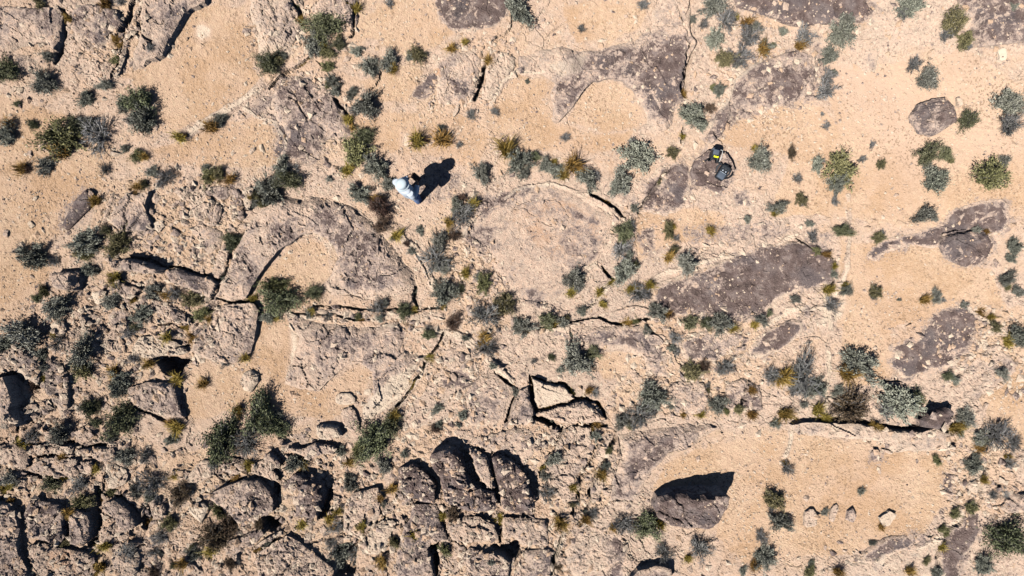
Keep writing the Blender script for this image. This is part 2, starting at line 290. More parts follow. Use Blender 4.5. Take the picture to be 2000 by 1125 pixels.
rk('split pale stone, left end of the small stone row', '1572,1004 1585,993 1597,1006 1597,1028 1572,1034', .11, .8, 4, .01, .01, .05, .6, kind='stone')
rk('slim tan stone second from left in the stone row', '1620,1014 1626,990 1638,985 1634,1006 1626,1022', .09, .7, 4, .01, .01, .15, .5, kind='stone')
rk('purple pointed stone third in the stone row', '1656,1018 1658,1000 1668,994 1676,1008 1668,1023', .13, .6, 5, .01, .01, .5, .2, kind='stone')
rk('pale angular stone with a grass tuft, right end of stone row', '1720,1013 1738,1000 1751,1006 1740,1026 1728,1032', .12, .8, 4, .01, .01, .05, .7, kind='stone')
rk('small dark oval stone below the ledge', '1705,883 1712,879 1718,890 1714,902 1706,900', .07, .5, 5, .004, 0, .65, .1, kind='stone')
rk('thin flat flake below the ledge', '1722,876 1748,885 1738,889 1724,882', .06, .8, 2, .004, 0, .35, .3, kind='stone')
rk('dark curved rock band at the lower right sand edge', '1686,1094 1712,1070 1750,1054 1800,1048 1806,1055 1770,1070 1740,1080 1712,1102', .07, .2, 7, .01, .01, .8, .1)
rk('dark stained rock sheet at lower right corner', '1838,1140 1845,1072 1870,1032 1895,1005 1915,1010 1911,1042 1882,1092 1862,1140', .05, -.2, 12, .01, .01, .8, .15)
rk('tan rock slab along the bottom edge at lower right', '1600,1110 1690,1096 1760,1078 1830,1048 1850,1040 1836,1080 1822,1140 1600,1140', .06, -.1, 12, .015, .02, .15, .6)
rk('rounded pale rock at the right edge near the bottom', '1960,994 1978,970 2040,960 2040,1002 1975,1004', .18, .6, 8, .015, .015, .2, .5)
rk('tan slab below the right edge bushes at lower right', '1900,935 1930,942 1950,968 1940,985 1912,972 1888,950', .08, .4, 8, .015, .02, .12, .6)
rk('broken whitish rocks under the grey slab at bottom centre', '1120,1040 1180,1036 1235,1060 1225,1100 1170,1120 1110,1125 1092,1100', .05, -.1, 14, .02, .02, .28, .6)

FADE = {'big two lobed': '600,372,50 650,380,50 700,400,60 740,440,60 780,490,60 815,550,60 760,592,45 690,590,60 640,585,30', 'grey slab with a sand bay': '640,622,50 720,632,60 800,640,40 830,700,50 790,760,40 740,810,50 705,835,40',
 'grey curved': '1230,842,40 1300,832,60 1380,826,50 1204,880,40 1195,940,40 1190,990,40', 'wide mottled': '1240,75,70 1290,-20,60 1150,90,70 1050,95,50 1240,255,60 1330,230,40', 'pale cracked slab between': '500,60,60 530,100,40 590,0,40', 'purple rough': '640,300,60 590,315,60 540,290,50 510,216,40',
 'tall grey rock': '', 'mottled grey rock arch': '1300,720,60 1090,660,50', 'purple tan slab right': '150,90,30 190,95,30', 'mottled purple tan': '20,100,60', 'big grey slab above': '250,135,40 260,80,40', 'flaked dark': '1450,220,40 1550,205,50 1590,130,40', 'purple slab filling': '1900,40,30'}
# cracks: points, half width px, depth m
CR = [('125,20 134,38 128,58 121,88 109,126', 6, .40), ('262,0 248,40 234,66 228,82', 5, .35), ('240,80 226,118 214,152', 3, .2),
 ('278,66 290,78 294,94', 4, .15), ('525,174 560,142 585,128 606,112', 4, .3), ('655,190 672,215 682,236 689,252', 4, .35),
 ('700,0 690,35 695,52 690,72', 3, .2), ('572,0 582,25 592,48', 3.5, .25), ('950,128 940,160 928,196', 3.5, .35), ('1000,0 996,60 960,82', 2.5, .1),
 ('1348,82 1342,120 1334,170 1342,192', 5, .22), ('1310,326 1290,350 1268,378 1246,420', 3.5, .25), ('1338,247 1334,270 1328,280', 2.5, .2),
 ('1155,374 1190,398 1208,412 1223,426', 4.5, .35), ('1175,520 1188,534 1199,546', 3, .25), ('1200,546 1172,570 1150,602', 2.5, .12),
 ('610,594 650,600 750,605 800,607 865,600', 3.2, .3), ('570,610 640,613 690,622 722,625', 2.6, .25), ('866,650 836,705 804,752 774,796', 2.6, .25),
 ('808,560 806,580 816,600', 3, .25), ('1030,642 1080,638 1120,628 1172,620', 2.6, .15), ('1172,618 1190,626 1208,633 1240,628 1268,620', 4, .22), ('1260,634 1272,650', 4, .2),
 ('1113,640 1116,672', 2, .15), ('1300,665 1320,690 1335,722', 3, .12), ('1556,462 1590,485 1612,495 1630,502', 2.2, .2), ('1630,502 1629,530 1628,556', 2, .2),
 ('1656,380 1660,440 1655,500 1640,540', 2.5, .06), ('1618,615 1618,700 1614,800', 2.5, .07), ('1845,460 1875,455 1900,448 1915,446 1935,460', 3, .12),
 ('1900,700 1880,728 1862,742', 2, .12), ('1910,608 1935,620 1945,626', 2, .12), ('1600,816 1640,819 1700,828 1760,838 1800,842', 5, .25),
 ('1035,736 1040,770 1046,806', 4, .38), ('1012,760 1000,792 986,826', 3.2, .35), ('965,724 985,742 1006,758', 3.5, .32), ('1040,738 1075,747 1105,751 1124,773', 3.5, .35),
 ('1127,776 1146,776 1170,790 1183,814', 4.5, .4), ('1047,803 1085,795 1140,777', 2.6, .3), ('1042,816 1070,824 1100,835', 4.5, .42), ('1128,830 1186,829', 3, .3), ('1158,832 1158,855', 2.5, .25),
 ('1100,838 1075,890 1055,932', 3.2, .35), ('1172,862 1140,925 1113,1004', 3.2, .35), ('1200,845 1190,880 1152,966 1142,1000', 3.6, .4), ('1100,1036 1086,1090 1076,1140', 3.4, .35),
 ('189,950 190,1017 176,1066', 13, .6), ('33,990 43,1037 39,1068 56,1093 66,1135', 6, .5), ('10,950 0,985', 6, .4), ('49,925 80,933 128,938', 4, .35), ('56,900 66,892 105,890 150,891', 3, .3), ('184,905 180,926', 4, .3),
 ('30,866 60,866 90,868', 4, .3), ('127,1005 127,1060', 4, .45), ('250,985 272,1022 282,1034', 9, .5), ('205,960 235,975 250,985', 6, .4), ('205,925 200,960', 4, .3),
 ('240,450 243,405 250,390', 1.6, .1), ('313,527 345,521 372,530 415,540 428,552 415,584', 3.2, .35), ('430,548 442,524 452,490', 3, .3), ('424,582 445,590 480,586 500,580', 3, .3),
 ('270,580 255,588 243,592', 3, .3), ('310,633 340,632 366,640', 3, .25), ('330,676 370,676 380,655', 3, .3), ('20,722 60,755 75,760', 4, .3), ('76,760 84,715', 3, .3), ('340,752 352,786 362,820', 4, .35), ('255,795 320,822 330,828', 4, .25),
 ('495,1078 548,1048', 4, .35), ('440,945 470,932 500,930', 3, .2), ('480,900 482,928 500,934', 3, .25), ('338,930 366,926', 3, .2), ('628,985 640,1010 655,1030', 4, .25), ('860,985 866,1012 872,1040', 2.5, .22), ('972,1005 976,1035 978,1060', 3, .25),
 ('804,1040 812,1056', 3, .2), ('740,962 750,1000 752,1018', 3, .25), ('712,1008 708,1034 722,1070', 2.6, .25), ('1870,30 1885,60 1918,86', 3, .12), ('1975,0 1980,20', 3, .12), ('1430,30 1455,50', 2.5, .12),
 ('1465,690 1460,712', 1.8, .1), ('1395,258 1412,280', 3, .12), ('1363,130 1400,155 1412,166', 1.6, .06), ('1350,100 1342,60 1325,10', 2.2, .1), ('1940,940 1960,960 1990,985', 3, .12), ('1905,985 1880,1010 1856,1030 1828,1090', 4, .12), ('1930,900 1912,948 1908,990', 2.6, .1),
 ('835,470 850,500 838,545', 1.8, .05), ('795,475 820,505 842,552', 2.6, .07), ('1545,835 1536,885', 2, .05), ('1385,745 1388,775', 3.5, .2), ('1465,742 1446,800', 2.5, .2), ('1462,742 1472,770', 2, .15), ('655,160 640,140 620,118', 2, .1), ('735,165 745,140', 1.6, .1),('1690,740 1720,742 1760,745', 2.2, .1),
 ('560,190 590,200 625,180', 2.4, .08), ('585,200 600,225 615,240', 2.6, .08), ('575,185 580,200', 3, .08)]
# pits: outline, depth
PITS = [('303,699 330,697 358,700 372,702 360,716 346,736 320,732', .65), ('14,735 34,728 42,790 38,830 30,842 26,805', .5), ('838,1072 858,1064 858,1100 850,1135 842,1100', .5),
 ('515,1012 545,1010 548,1024 530,1040 514,1032', .55), ('536,940 548,950 540,985 536,1000', .3), ('960,1070 1010,1060 1020,1080 1005,1098 985,1088', .35), ('630,955 650,950 648,1000 622,1014', .4), ('280,985 292,985 300,1010 285,1035 262,1020', .4),
 ('200,500 232,498 290,502 322,520 318,528 285,516 235,502', .15), ('140,530 152,536 146,568 128,570', .2), ('120,860 145,862 142,870 122,868', .3), ('150,868 215,868 214,874 150,873', .25), ('655,1065 700,1060 690,1125 650,1130', .3)]
# stains: outline, varnish strength
ST = [('808,192 835,150 858,146 848,176 830,194', 1.0), ('868,150 905,150 915,190 885,185', .7), ('545,245 585,255 610,270 605,310 560,318 540,300', .95), ('1345,-20 1420,-20 1300,20', 0.0),
 ('150,58 200,60 214,84 190,92 165,76', .85), ('1240,90 1345,60 1340,170 1310,240 1260,210 1240,160', .62), ('920,390 1010,362 1070,362 1000,400 940,430', .6), ('1000,398 1090,395 1130,440 1070,470 1010,440', .3), ('1100,400 1170,430 1165,440 1120,425', .75), ('1020,560 1070,570 1060,600 1030,595', .6),
 ('855,735 890,724 940,734 936,756 865,758', .95), ('1290,565 1400,530 1500,500 1610,490 1615,540 1520,570 1480,605 1320,605', .85), ('1330,440 1500,430 1560,450 1500,470 1340,480', .42), ('1240,450 1275,440 1280,500 1250,500', .55), ('1430,370 1470,365 1465,400 1435,408', .55), ('1260,360 1340,350 1335,410 1270,410', .6),
 ('1150,645 1230,640 1260,690 1190,680', .6), ('1085,650 1140,650 1130,668', .6), ('905,640 960,660 950,680', .2), ('780,360 860,330 905,345 880,395 820,400', .42), ('60,985 90,990 95,1005 70,1002', .95), ('1560,590 1610,600 1570,625', .5), ('1870,690 1900,705 1880,730', .5), ('1380,720 1420,705 1450,715 1420,730', .45), ('1600,455 1625,450 1625,480', .5),
 ('1195,1050 1215,1060 1210,1120 1195,1125', .9), ('1840,920 1865,925 1862,965 1850,975', .85), ('1640,360 1700,340 1690,370', .1), ('280,330 345,330 340,350 290,345', .55), ('980,440 900,430 905,470 940,500', .55), ('370,490 396,490 390,520 375,518', .7), ('705,545 770,520 800,560 720,580', .55), ('580,400 690,400 720,450 640,450', .5), ('600,640 740,650 700,700 620,680', .45), ('1215,860 1300,845 1300,890 1240,950 1215,960', .5)]
# pale areas; two arcs on left-centre slab rims are sunlit slopes put into colour
PL = [('382,50 397,44 414,55 412,74 396,82 383,72', 1.0), ('570,640 582,650 576,700 562,730 560,700', .9), ('586,458 615,455 640,468 655,500 645,505 632,475 612,465', .8), ('700,800 760,730 820,700 800,760 720,836', .8), ('1540,845 1552,835 1545,880 1534,890', 1.0), ('1600,560 1660,560 1650,620 1600,640', .75), ('1060,120 1150,100 1140,150 1090,160', .7), ('1650,0 1800,0 1760,120 1640,100', .5), ('1930,120 2000,60 2000,200 1950,160', .5), ('790,465 812,480 848,556 838,560', .8), ('920,520 1010,480 1060,520 1000,570', .5), ('1050,640 1150,640 1090,690 1030,700', .5), ('1200,840 1225,842 1205,980 1185,985', .6), ('1160,1030 1300,1060 1260,1110 1140,1090', .55), ('890,390 910,385 915,412 895,415', .9), ('790,262 800,265 800,290 785,285', .9), ('1650,600 1625,600 1610,820 1622,820', .5), ('845,455 890,470 870,520 830,500', .3), ('1700,640 1790,600 1700,600', .2)]
PSAND = [('1560,-40 2060,-40 2060,300 1900,330 1780,380 1700,280 1620,220 1540,120', .55), ('1380,220 1560,210 1650,300 1500,330', .2)]
# bare bedrock (not sand) areas of the ground
BR = ['600,-20 700,-20 690,60 650,110 600,110 480,120 480,10', '1340,380 1560,400 1640,500 1620,640 1340,640 1230,600 1240,430', '900,350 1240,360 1300,640 1250,760 860,840 700,840 860,640 900,600', '-40,640 380,560 480,600 380,760 240,860 0,900 -40,840', '-40,860 380,880 520,880 780,900 800,1160 -40,1160', '770,830 1200,830 1300,1010 1330,1160 770,1160', '190,350 500,350 480,560 190,540', '1360,0 1900,-30 1900,80 1600,90 1360,250', '1130,740 1500,740 1500,820 1200,840', '1500,740 1900,740 1880,880 1700,850 1540,840', '1830,900 2040,860 2040,1160 1540,1160 1700,1060 1840,1000', '200,-30 300,-30 260,150 190,160 120,110 130,20', '1880,560 2040,540 2040,800 1860,820', '440,180 540,160 560,320 680,360 560,380']
# orange sand pockets and smooth sandy ground
SP = ['372,20 400,5 470,15 492,60 490,110 510,150 470,200 400,235 350,250 300,262 290,230 300,190 270,170 240,150 300,118 330,80 355,40', '430,245 500,226 536,242 544,262 530,285 560,310 520,325 420,330 330,320 300,290', '700,40 780,-10 845,5 865,50 890,70 860,90 800,110 700,70', '690,240 760,220 930,225 960,260 930,330 820,300 720,300', '700,160 780,130 830,140 800,200 740,200', '1010,145 1070,155 1070,200 1080,240 1180,260 1240,255 1230,290 1000,300 950,260 960,210', '1100,235 1130,195 1165,163 1205,160 1235,180 1258,220 1240,245 1180,262', '1100,10 1240,-10 1265,30 1235,70 1120,85', '1400,275 1440,232 1540,208 1600,205 1650,260 1600,300 1480,300', '500,560 520,520 575,475 630,470 648,500 636,545 610,590 520,600', '505,610 560,625 575,660 555,740 620,770 660,735 700,712 722,730 720,770 690,800 640,820 560,810 470,800 400,820 350,815 350,760 380,715 460,715 495,690', '1300,905 1380,870 1540,840 1700,870 1850,890 1840,990 1800,1040 1660,1080 1450,1100 1400,1050 1420,960 1270,960', '-60,160 80,210 200,240 220,300 190,400 90,470 100,540 60,620 -60,640', '1640,470 1850,470 1870,520 1940,520 1960,600 1880,600 1800,630 1700,650 1630,640 1640,560', '1150,690 1190,684 1232,690 1250,720 1180,740', '1600,140 1900,100 2040,200 2040,420 1780,450 1650,420 1500,420 1560,260 1640,240', '1240,420 1330,400 1420,420 1400,470 1290,480 1240,520', '1900,760 2040,700 2040,900 1950,860', '1640,600 1740,640 1740,740 1640,760', '380,880 420,840 400,900 350,945 330,900', '300,390 340,385 370,440 370,500 310,510 300,460']
# thin pale raised ribs: points, half width px, height
RIB = [('786,462 812,490 848,556', 7, .06), ('870,650 838,702 806,752 770,800 735,840', 6, .04), ('1656,380 1660,440 1656,520 1640,560', 4, .03), ('1620,600 1618,700 1614,800', 4, .03), ('1240,425 1215,455 1185,490', 5, .04), ('1205,545 1172,572 1145,605', 7, .04), ('1545,832 1536,890', 4, .04), ('1275,545 1340,520 1480,488 1560,460', 4, .035), ('560,612 700,632 870,650', 4, .03), ('1040,650 1110,640 1180,615', 4, .03), ('880,650 920,665 955,700 1000,745', 6, .05), ('225,150 250,90 280,10', 4, .04), ('365,265 440,215 500,178 605,114', 7, .05), ('1376,262 1408,205 1440,150 1485,115', 8, .04), ('1330,280 1345,230 1360,200', 5, .03), ('1700,1104 1800,1072 1850,1035 1905,965 1910,915', 10, .05), ('905,462 920,430 960,400 1010,370 1080,360 1130,375 1180,410 1205,432 1195,470 1170,502 1140,535', 4, .05), ('690,255 655,190 620,160', 5, .03), ('1110,1002 1130,930 1166,858', 5, .04), ('480,210 500,225 540,240 560,290', 3, .03), ('960,205 985,160 1012,140 1060,140', 4, .04), ('1235,432 1250,400 1300,345', 4, .03), ('1640,610 1560,600 1480,640', 5, .03), ('1320,690 1340,725 1330,745', 4, .03), ('1130,375 1170,372', 3, .03), ('1895,605 1960,650 1990,660', 4, .03), ('1940,625 1890,700 1850,745', 5, .03), ('1100,1036 1080,1125', 6, .03)]
# rubble: outline, relief m, cell px
RU = [('-40,620 240,560 380,590 470,590 380,740 250,830 230,900 -40,860', .13, 26), ('190,350 480,350 470,500 420,590 190,560', .07, 15), ('-40,850 240,850 380,900 560,850 700,880 770,960 780,1160 -40,1160', .15, 32), ('770,820 1080,820 1130,1040 1100,1160 760,1160', .08, 18), ('1060,800 1200,780 1200,1000 1080,1000', .09, 15), ('800,680 950,690 960,840 780,840', .045, 13), ('880,480 970,480 1000,640 900,650', .07, 13), ('1250,610 1480,640 1480,810 1200,810', .045, 18), ('1660,820 1900,850 1860,890 1700,880', .06, 12), ('1820,880 1960,860 2000,1000 1850,1010', .05, 14), ('480,-20 720,-20 690,120 480,110', .05, 20), ('520,140 690,150 690,290 560,300', .07, 14), ('190,0 290,0 260,150 140,110', .08, 16), ('1480,0 1700,0 1700,50 1420,60', .03, 16), ('1390,110 1600,90 1580,210 1400,270', .05, 17), ('1740,670 1900,600 1880,730', .015, 10), ('900,80 1010,60 960,200 840,210', .05, 14), ('1880,600 2030,600 2030,800 1880,760', .05, 16), ('570,600 870,600 870,640 570,630', .05, 12)]
# shrubs: type letters g green, o olive, s sage grey, p pale sage, d dead grey, y golden grass, b brown; then x y r
SH = """o77,8,15 y205,6,13 d235,3,10 g8,135,28 s85,157,24 s91,108,11 s204,165,13 s168,192,16 g32,203,7 g270,196,29 s276,230,27 g63,242,11 o110,264,40 g150,244,20 d186,262,34 s10,262,22
y350,267,13 y410,246,15 s428,234,14 s242,289,9 o268,303,14 y282,305,9 y38,328,13 b47,328,11 s88,322,18 d203,330,13 s297,335,12 d322,345,20 y268,363,11 g280,358,10 o405,342,16 o428,340,14 y448,350,12
g634,48,34 s612,84,22 o638,102,15 g660,85,14 g525,122,24 s550,107,10 o640,130,12 s697,100,12 s722,128,19 s760,120,20 o817,106,17 y883,93,11 y908,82,8 d760,5,10 s650,158,15 s655,178,11 s687,180,12 s714,203,27 d920,222,12 d967,217,10 y954,118,11 s928,192,9
g712,264,20 o695,294,30 s735,324,24 y690,250,7 y814,273,18 y864,270,20 d898,282,8 s550,328,20 g566,350,24 s524,374,30 y678,332,13 s643,350,7 s760,358,15 s705,376,21 b740,403,22 b746,437,17 s942,340,20 y990,292,22 s1014,312,27
s1012,14,28 d1135,55,9 d1257,8,12 s1398,8,24 d1422,36,24 d1375,45,11 s1353,37,8 p1398,74,21 o1418,116,18 d1450,108,24 d1466,68,24 y1460,42,13 y1490,95,13 s1405,175,13 p1358,225,26 b1388,210,11 d1105,268,11 s1030,158,5
g1046,305,11 s1068,322,15 s1086,333,16 y1120,322,20 y1100,340,12 s1148,346,22 p1252,302,33 o1314,298,13 s1218,355,24 s1486,310,23 y1476,290,8 s1498,90,15 s1530,60,9 d1575,70,22 p1650,60,30 p1782,10,24 s1622,108,18 d1620,148,17 d1618,176,23
o1868,42,24 o1890,76,17 d1845,70,11 d1790,124,17 s1816,150,21 g1896,232,21 p1980,196,30 d1980,240,27 d1607,222,5 d1615,245,9 b1548,297,11 p1600,318,14 o1645,322,32 s1640,354,20 d1686,310,9 d1705,282,8 o1722,320,10 g1818,298,24 g1850,300,15 p1836,350,27 o1942,340,33 d1560,348,11
s165,470,29 o228,477,25 g206,450,11 s62,498,27 d105,510,11 s172,526,15 g455,470,18 y177,391,12 s110,600,25 o84,567,12 g70,583,9 s44,650,34 s80,690,13 s6,672,19 d110,670,17 s160,684,27 o155,722,19 s300,570,17 o375,585,19 d340,575,17 s280,615,21 s218,590,17 o394,616,19 g256,640,9 y325,658,11 d250,650,14 s233,742,21 y290,710,12 y345,742,13 y395,750,12 d440,710,11 y478,698,11 y222,545,15 d264,702,13 s498,392,13
g546,586,35 s525,616,15 g613,570,17 d640,616,10 d738,598,18 s742,622,9 g790,606,17 y610,608,7 o700,618,8 g838,653,14 b886,630,17 y774,460,13 b795,475,7 s803,490,9 s820,450,9 d906,416,27 y877,433,12 p896,402,15 y926,394,11 b905,388,11 b886,460,14 d850,500,31 s864,522,18 s870,572,27 g901,565,9 y910,533,11 o945,552,18 o985,594,24 d950,616,30 s1012,632,13 s910,660,8 d950,680,24 s963,715,8
g1220,454,21 d1215,488,23 s1220,526,24 d1252,570,25 y1234,564,11 s1122,545,22 y1117,572,11 o1308,450,14 d1322,465,8 o1318,488,10 y1308,502,12 s1343,515,21 y1388,450,10 s1460,427,8 s1240,405,9 s1137,608,11 y1178,595,9 s1028,640,20 g1070,624,18 s1100,627,13 s1288,610,19 b1310,614,9 g1350,630,17 g1380,632,13 s1408,634,23 y1434,641,11 s1488,624,13 y1474,635,9 s1128,702,32 g1160,690,15 g1078,697,8 d1043,705,7 s1095,722,8 o1354,726,21 b1377,714,13 d1320,660,15 d1420,716,19
s1520,406,17 y1514,416,8 o1567,388,13 d1632,393,10 s1582,437,8 d1590,462,13 g1648,450,16 o1717,465,13 s1810,418,19 s1985,482,15 s1978,504,10 s1970,545,16 s1988,570,12 s1553,585,10 y1620,566,13 d1628,594,17 s1655,567,13 o1712,570,14 y1808,586,11 s1832,580,13 s1757,585,4 s1885,595,8 s1686,714,34 y1660,726,14 o1945,640,11 s1992,660,23 y1532,736,18 d1574,736,40 d1510,732,19 g1855,736,11 s1960,730,13 g1502,612,7
b60,757,13 g172,795,17 g190,790,10 g240,817,33 s230,757,19 g188,826,10 s215,850,13 s110,850,20 d60,850,17 s330,860,13 y343,836,14 g428,862,40 d480,862,28 g508,808,38 g540,832,24 y463,800,12 s240,893,19 d280,890,16 d292,944,27 s265,960,13 g100,945,18 d150,945,20 o160,980,18 g190,958,12 b350,966,22 s20,935,15 d415,910,11 o424,1000,14 b418,1052,28 y410,1078,13 b445,1030,18 d310,1050,17 d300,1080,13 d250,1075,20 y208,1066,12 o330,1022,15 s372,1085,15 y358,1100,12 g340,1105,8 y194,1110,12 b450,1100,13 b298,1122,13
g733,858,37 g764,830,22 g708,882,18 s752,910,16 s576,905,19 s665,880,11 s685,945,16 y680,905,10 y765,955,11 s790,887,9 s855,798,11 b850,838,11 s858,828,9 s905,812,11 s895,830,6 o770,1060,12 s655,1086,27 d690,1092,18 y745,1100,13 d655,1030,17 b885,1005,14 o868,1075,12 s960,1100,7 y660,1000,9 y590,1025,11 b505,1025,12
s1276,774,29 d1254,812,30 s1215,822,16 d1162,767,11 y1150,763,9 s1165,853,11 s1085,895,15 s1066,930,11 d1070,962,19 s1185,912,9 y1177,928,13 y1120,952,9 y1095,1022,16 y1145,1016,12 d1158,1004,13 d1222,1026,24 g1264,1030,27 y1197,1031,8 d1298,1080,19 d1370,1075,26 y1345,1092,9 d1490,1050,15 s1496,1090,23 y1474,1106,11 s1405,790,19 s1315,795,9 s1452,1115,9 y1470,812,11 y1370,810,9 b1090,1106,9 y1335,810,7
o1514,975,21 s1526,1022,21 d1560,760,18 y1536,810,16 s1515,828,11 y1600,802,14 s1572,790,8 b1670,796,36 s1640,765,13 p1762,786,38 g1792,778,16 s1890,814,19 y1868,838,14 d1952,850,34 g1920,862,14 d1984,866,18 s1904,910,19 y1918,876,11 d1976,905,13 y1918,936,9 d1540,915,15 o1832,900,9 s1683,960,8 s1612,1000,8 y1724,1030,8 s1705,1062,7 o1896,990,13 o1872,1006,11 o1842,1033,9 o1812,1096,8 y1780,1116,11 o1585,1116,14 y1640,1118,12 s1830,1121,13 g1980,1060,40 s1925,1106,19 d1942,966,11"""
SHRUBS = []
for t in SH.split():
    a, b, c = t[1:].split(',')
    SHRUBS.append((t[0], float(a), float(b), float(c)))
# ------------------------------------------------------------------ materials
def new_mat(name):
    m = bpy.data.materials.new(name); m.use_nodes = True
    nt = m.node_tree
    b = nt.nodes["Principled BSDF"]
    return m, nt, b
def setp(b, **k):
    for n, v in k.items():
        n = n.replace('_', ' ')
        if n in b.inputs: b.inputs[n].default_value = v
class NB:
    def __init__(s, nt): s.nt = nt; s.n = nt.nodes; s.l = nt.links
    def link(s, a, b): s.l.new(a, b)
    def val(s, sock, v):
        if hasattr(v, 'is_linked') or hasattr(v, 'node'): s.l.new(v, sock)
        else: sock.default_value = v
    def noise(s, vec, scale, detail=4, rough=.55, dist=0.0):
        t = s.n.new("ShaderNodeTexNoise"); s.l.new(vec, t.inputs['Vector'])
        t.inputs['Scale'].default_value = scale; t.inputs['Detail'].default_value = detail
        t.inputs['Roughness'].default_value = rough; t.inputs['Distortion'].default_value = dist
        return t.outputs[0]
    def vor(s, vec, scale, feat='F1', out=0):
        t = s.n.new("ShaderNodeTexVoronoi"); t.feature = feat; s.l.new(vec, t.inputs['Vector'])
        t.inputs['Scale'].default_value = scale
        return t.outputs[out]
    def m(s, op, a, b=0.0, c=0.0):
        t = s.n.new("ShaderNodeMath"); t.operation = op
        s.val(t.inputs[0], a); s.val(t.inputs[1], b); s.val(t.inputs[2], c)
        return t.outputs[0]
    def step(s, x, a, b, lo=0.0, hi=1.0):
        t = s.n.new("ShaderNodeMapRange"); t.interpolation_type = 'SMOOTHSTEP'
        s.val(t.inputs[0], x)
        for i, v in enumerate((a, b, lo, hi)): t.inputs[i + 1].default_value = v
        return t.outputs[0]
    def mix(s, f, a, b, mode='MIX'):
        t = s.n.new("ShaderNodeMix"); t.data_type = 'RGBA'; t.blend_type = mode
        s.val(t.inputs[0], f)
        for sock, v in ((t.inputs[6], a), (t.inputs[7], b)):
            if isinstance(v, tuple): sock.default_value = (*v, 1)
            else: s.l.new(v, sock)
        return t.outputs[2]
    def ramp(s, f, stops):
        t = s.n.new("ShaderNodeValToRGB"); s.l.new(f, t.inputs[0])
        e = t.color_ramp.elements
        while len(e) < len(stops): e.new(0.5)
        for k, (p, c) in zip(e, stops): k.position = p; k.color = (*c, 1)
        return t.outputs[0]

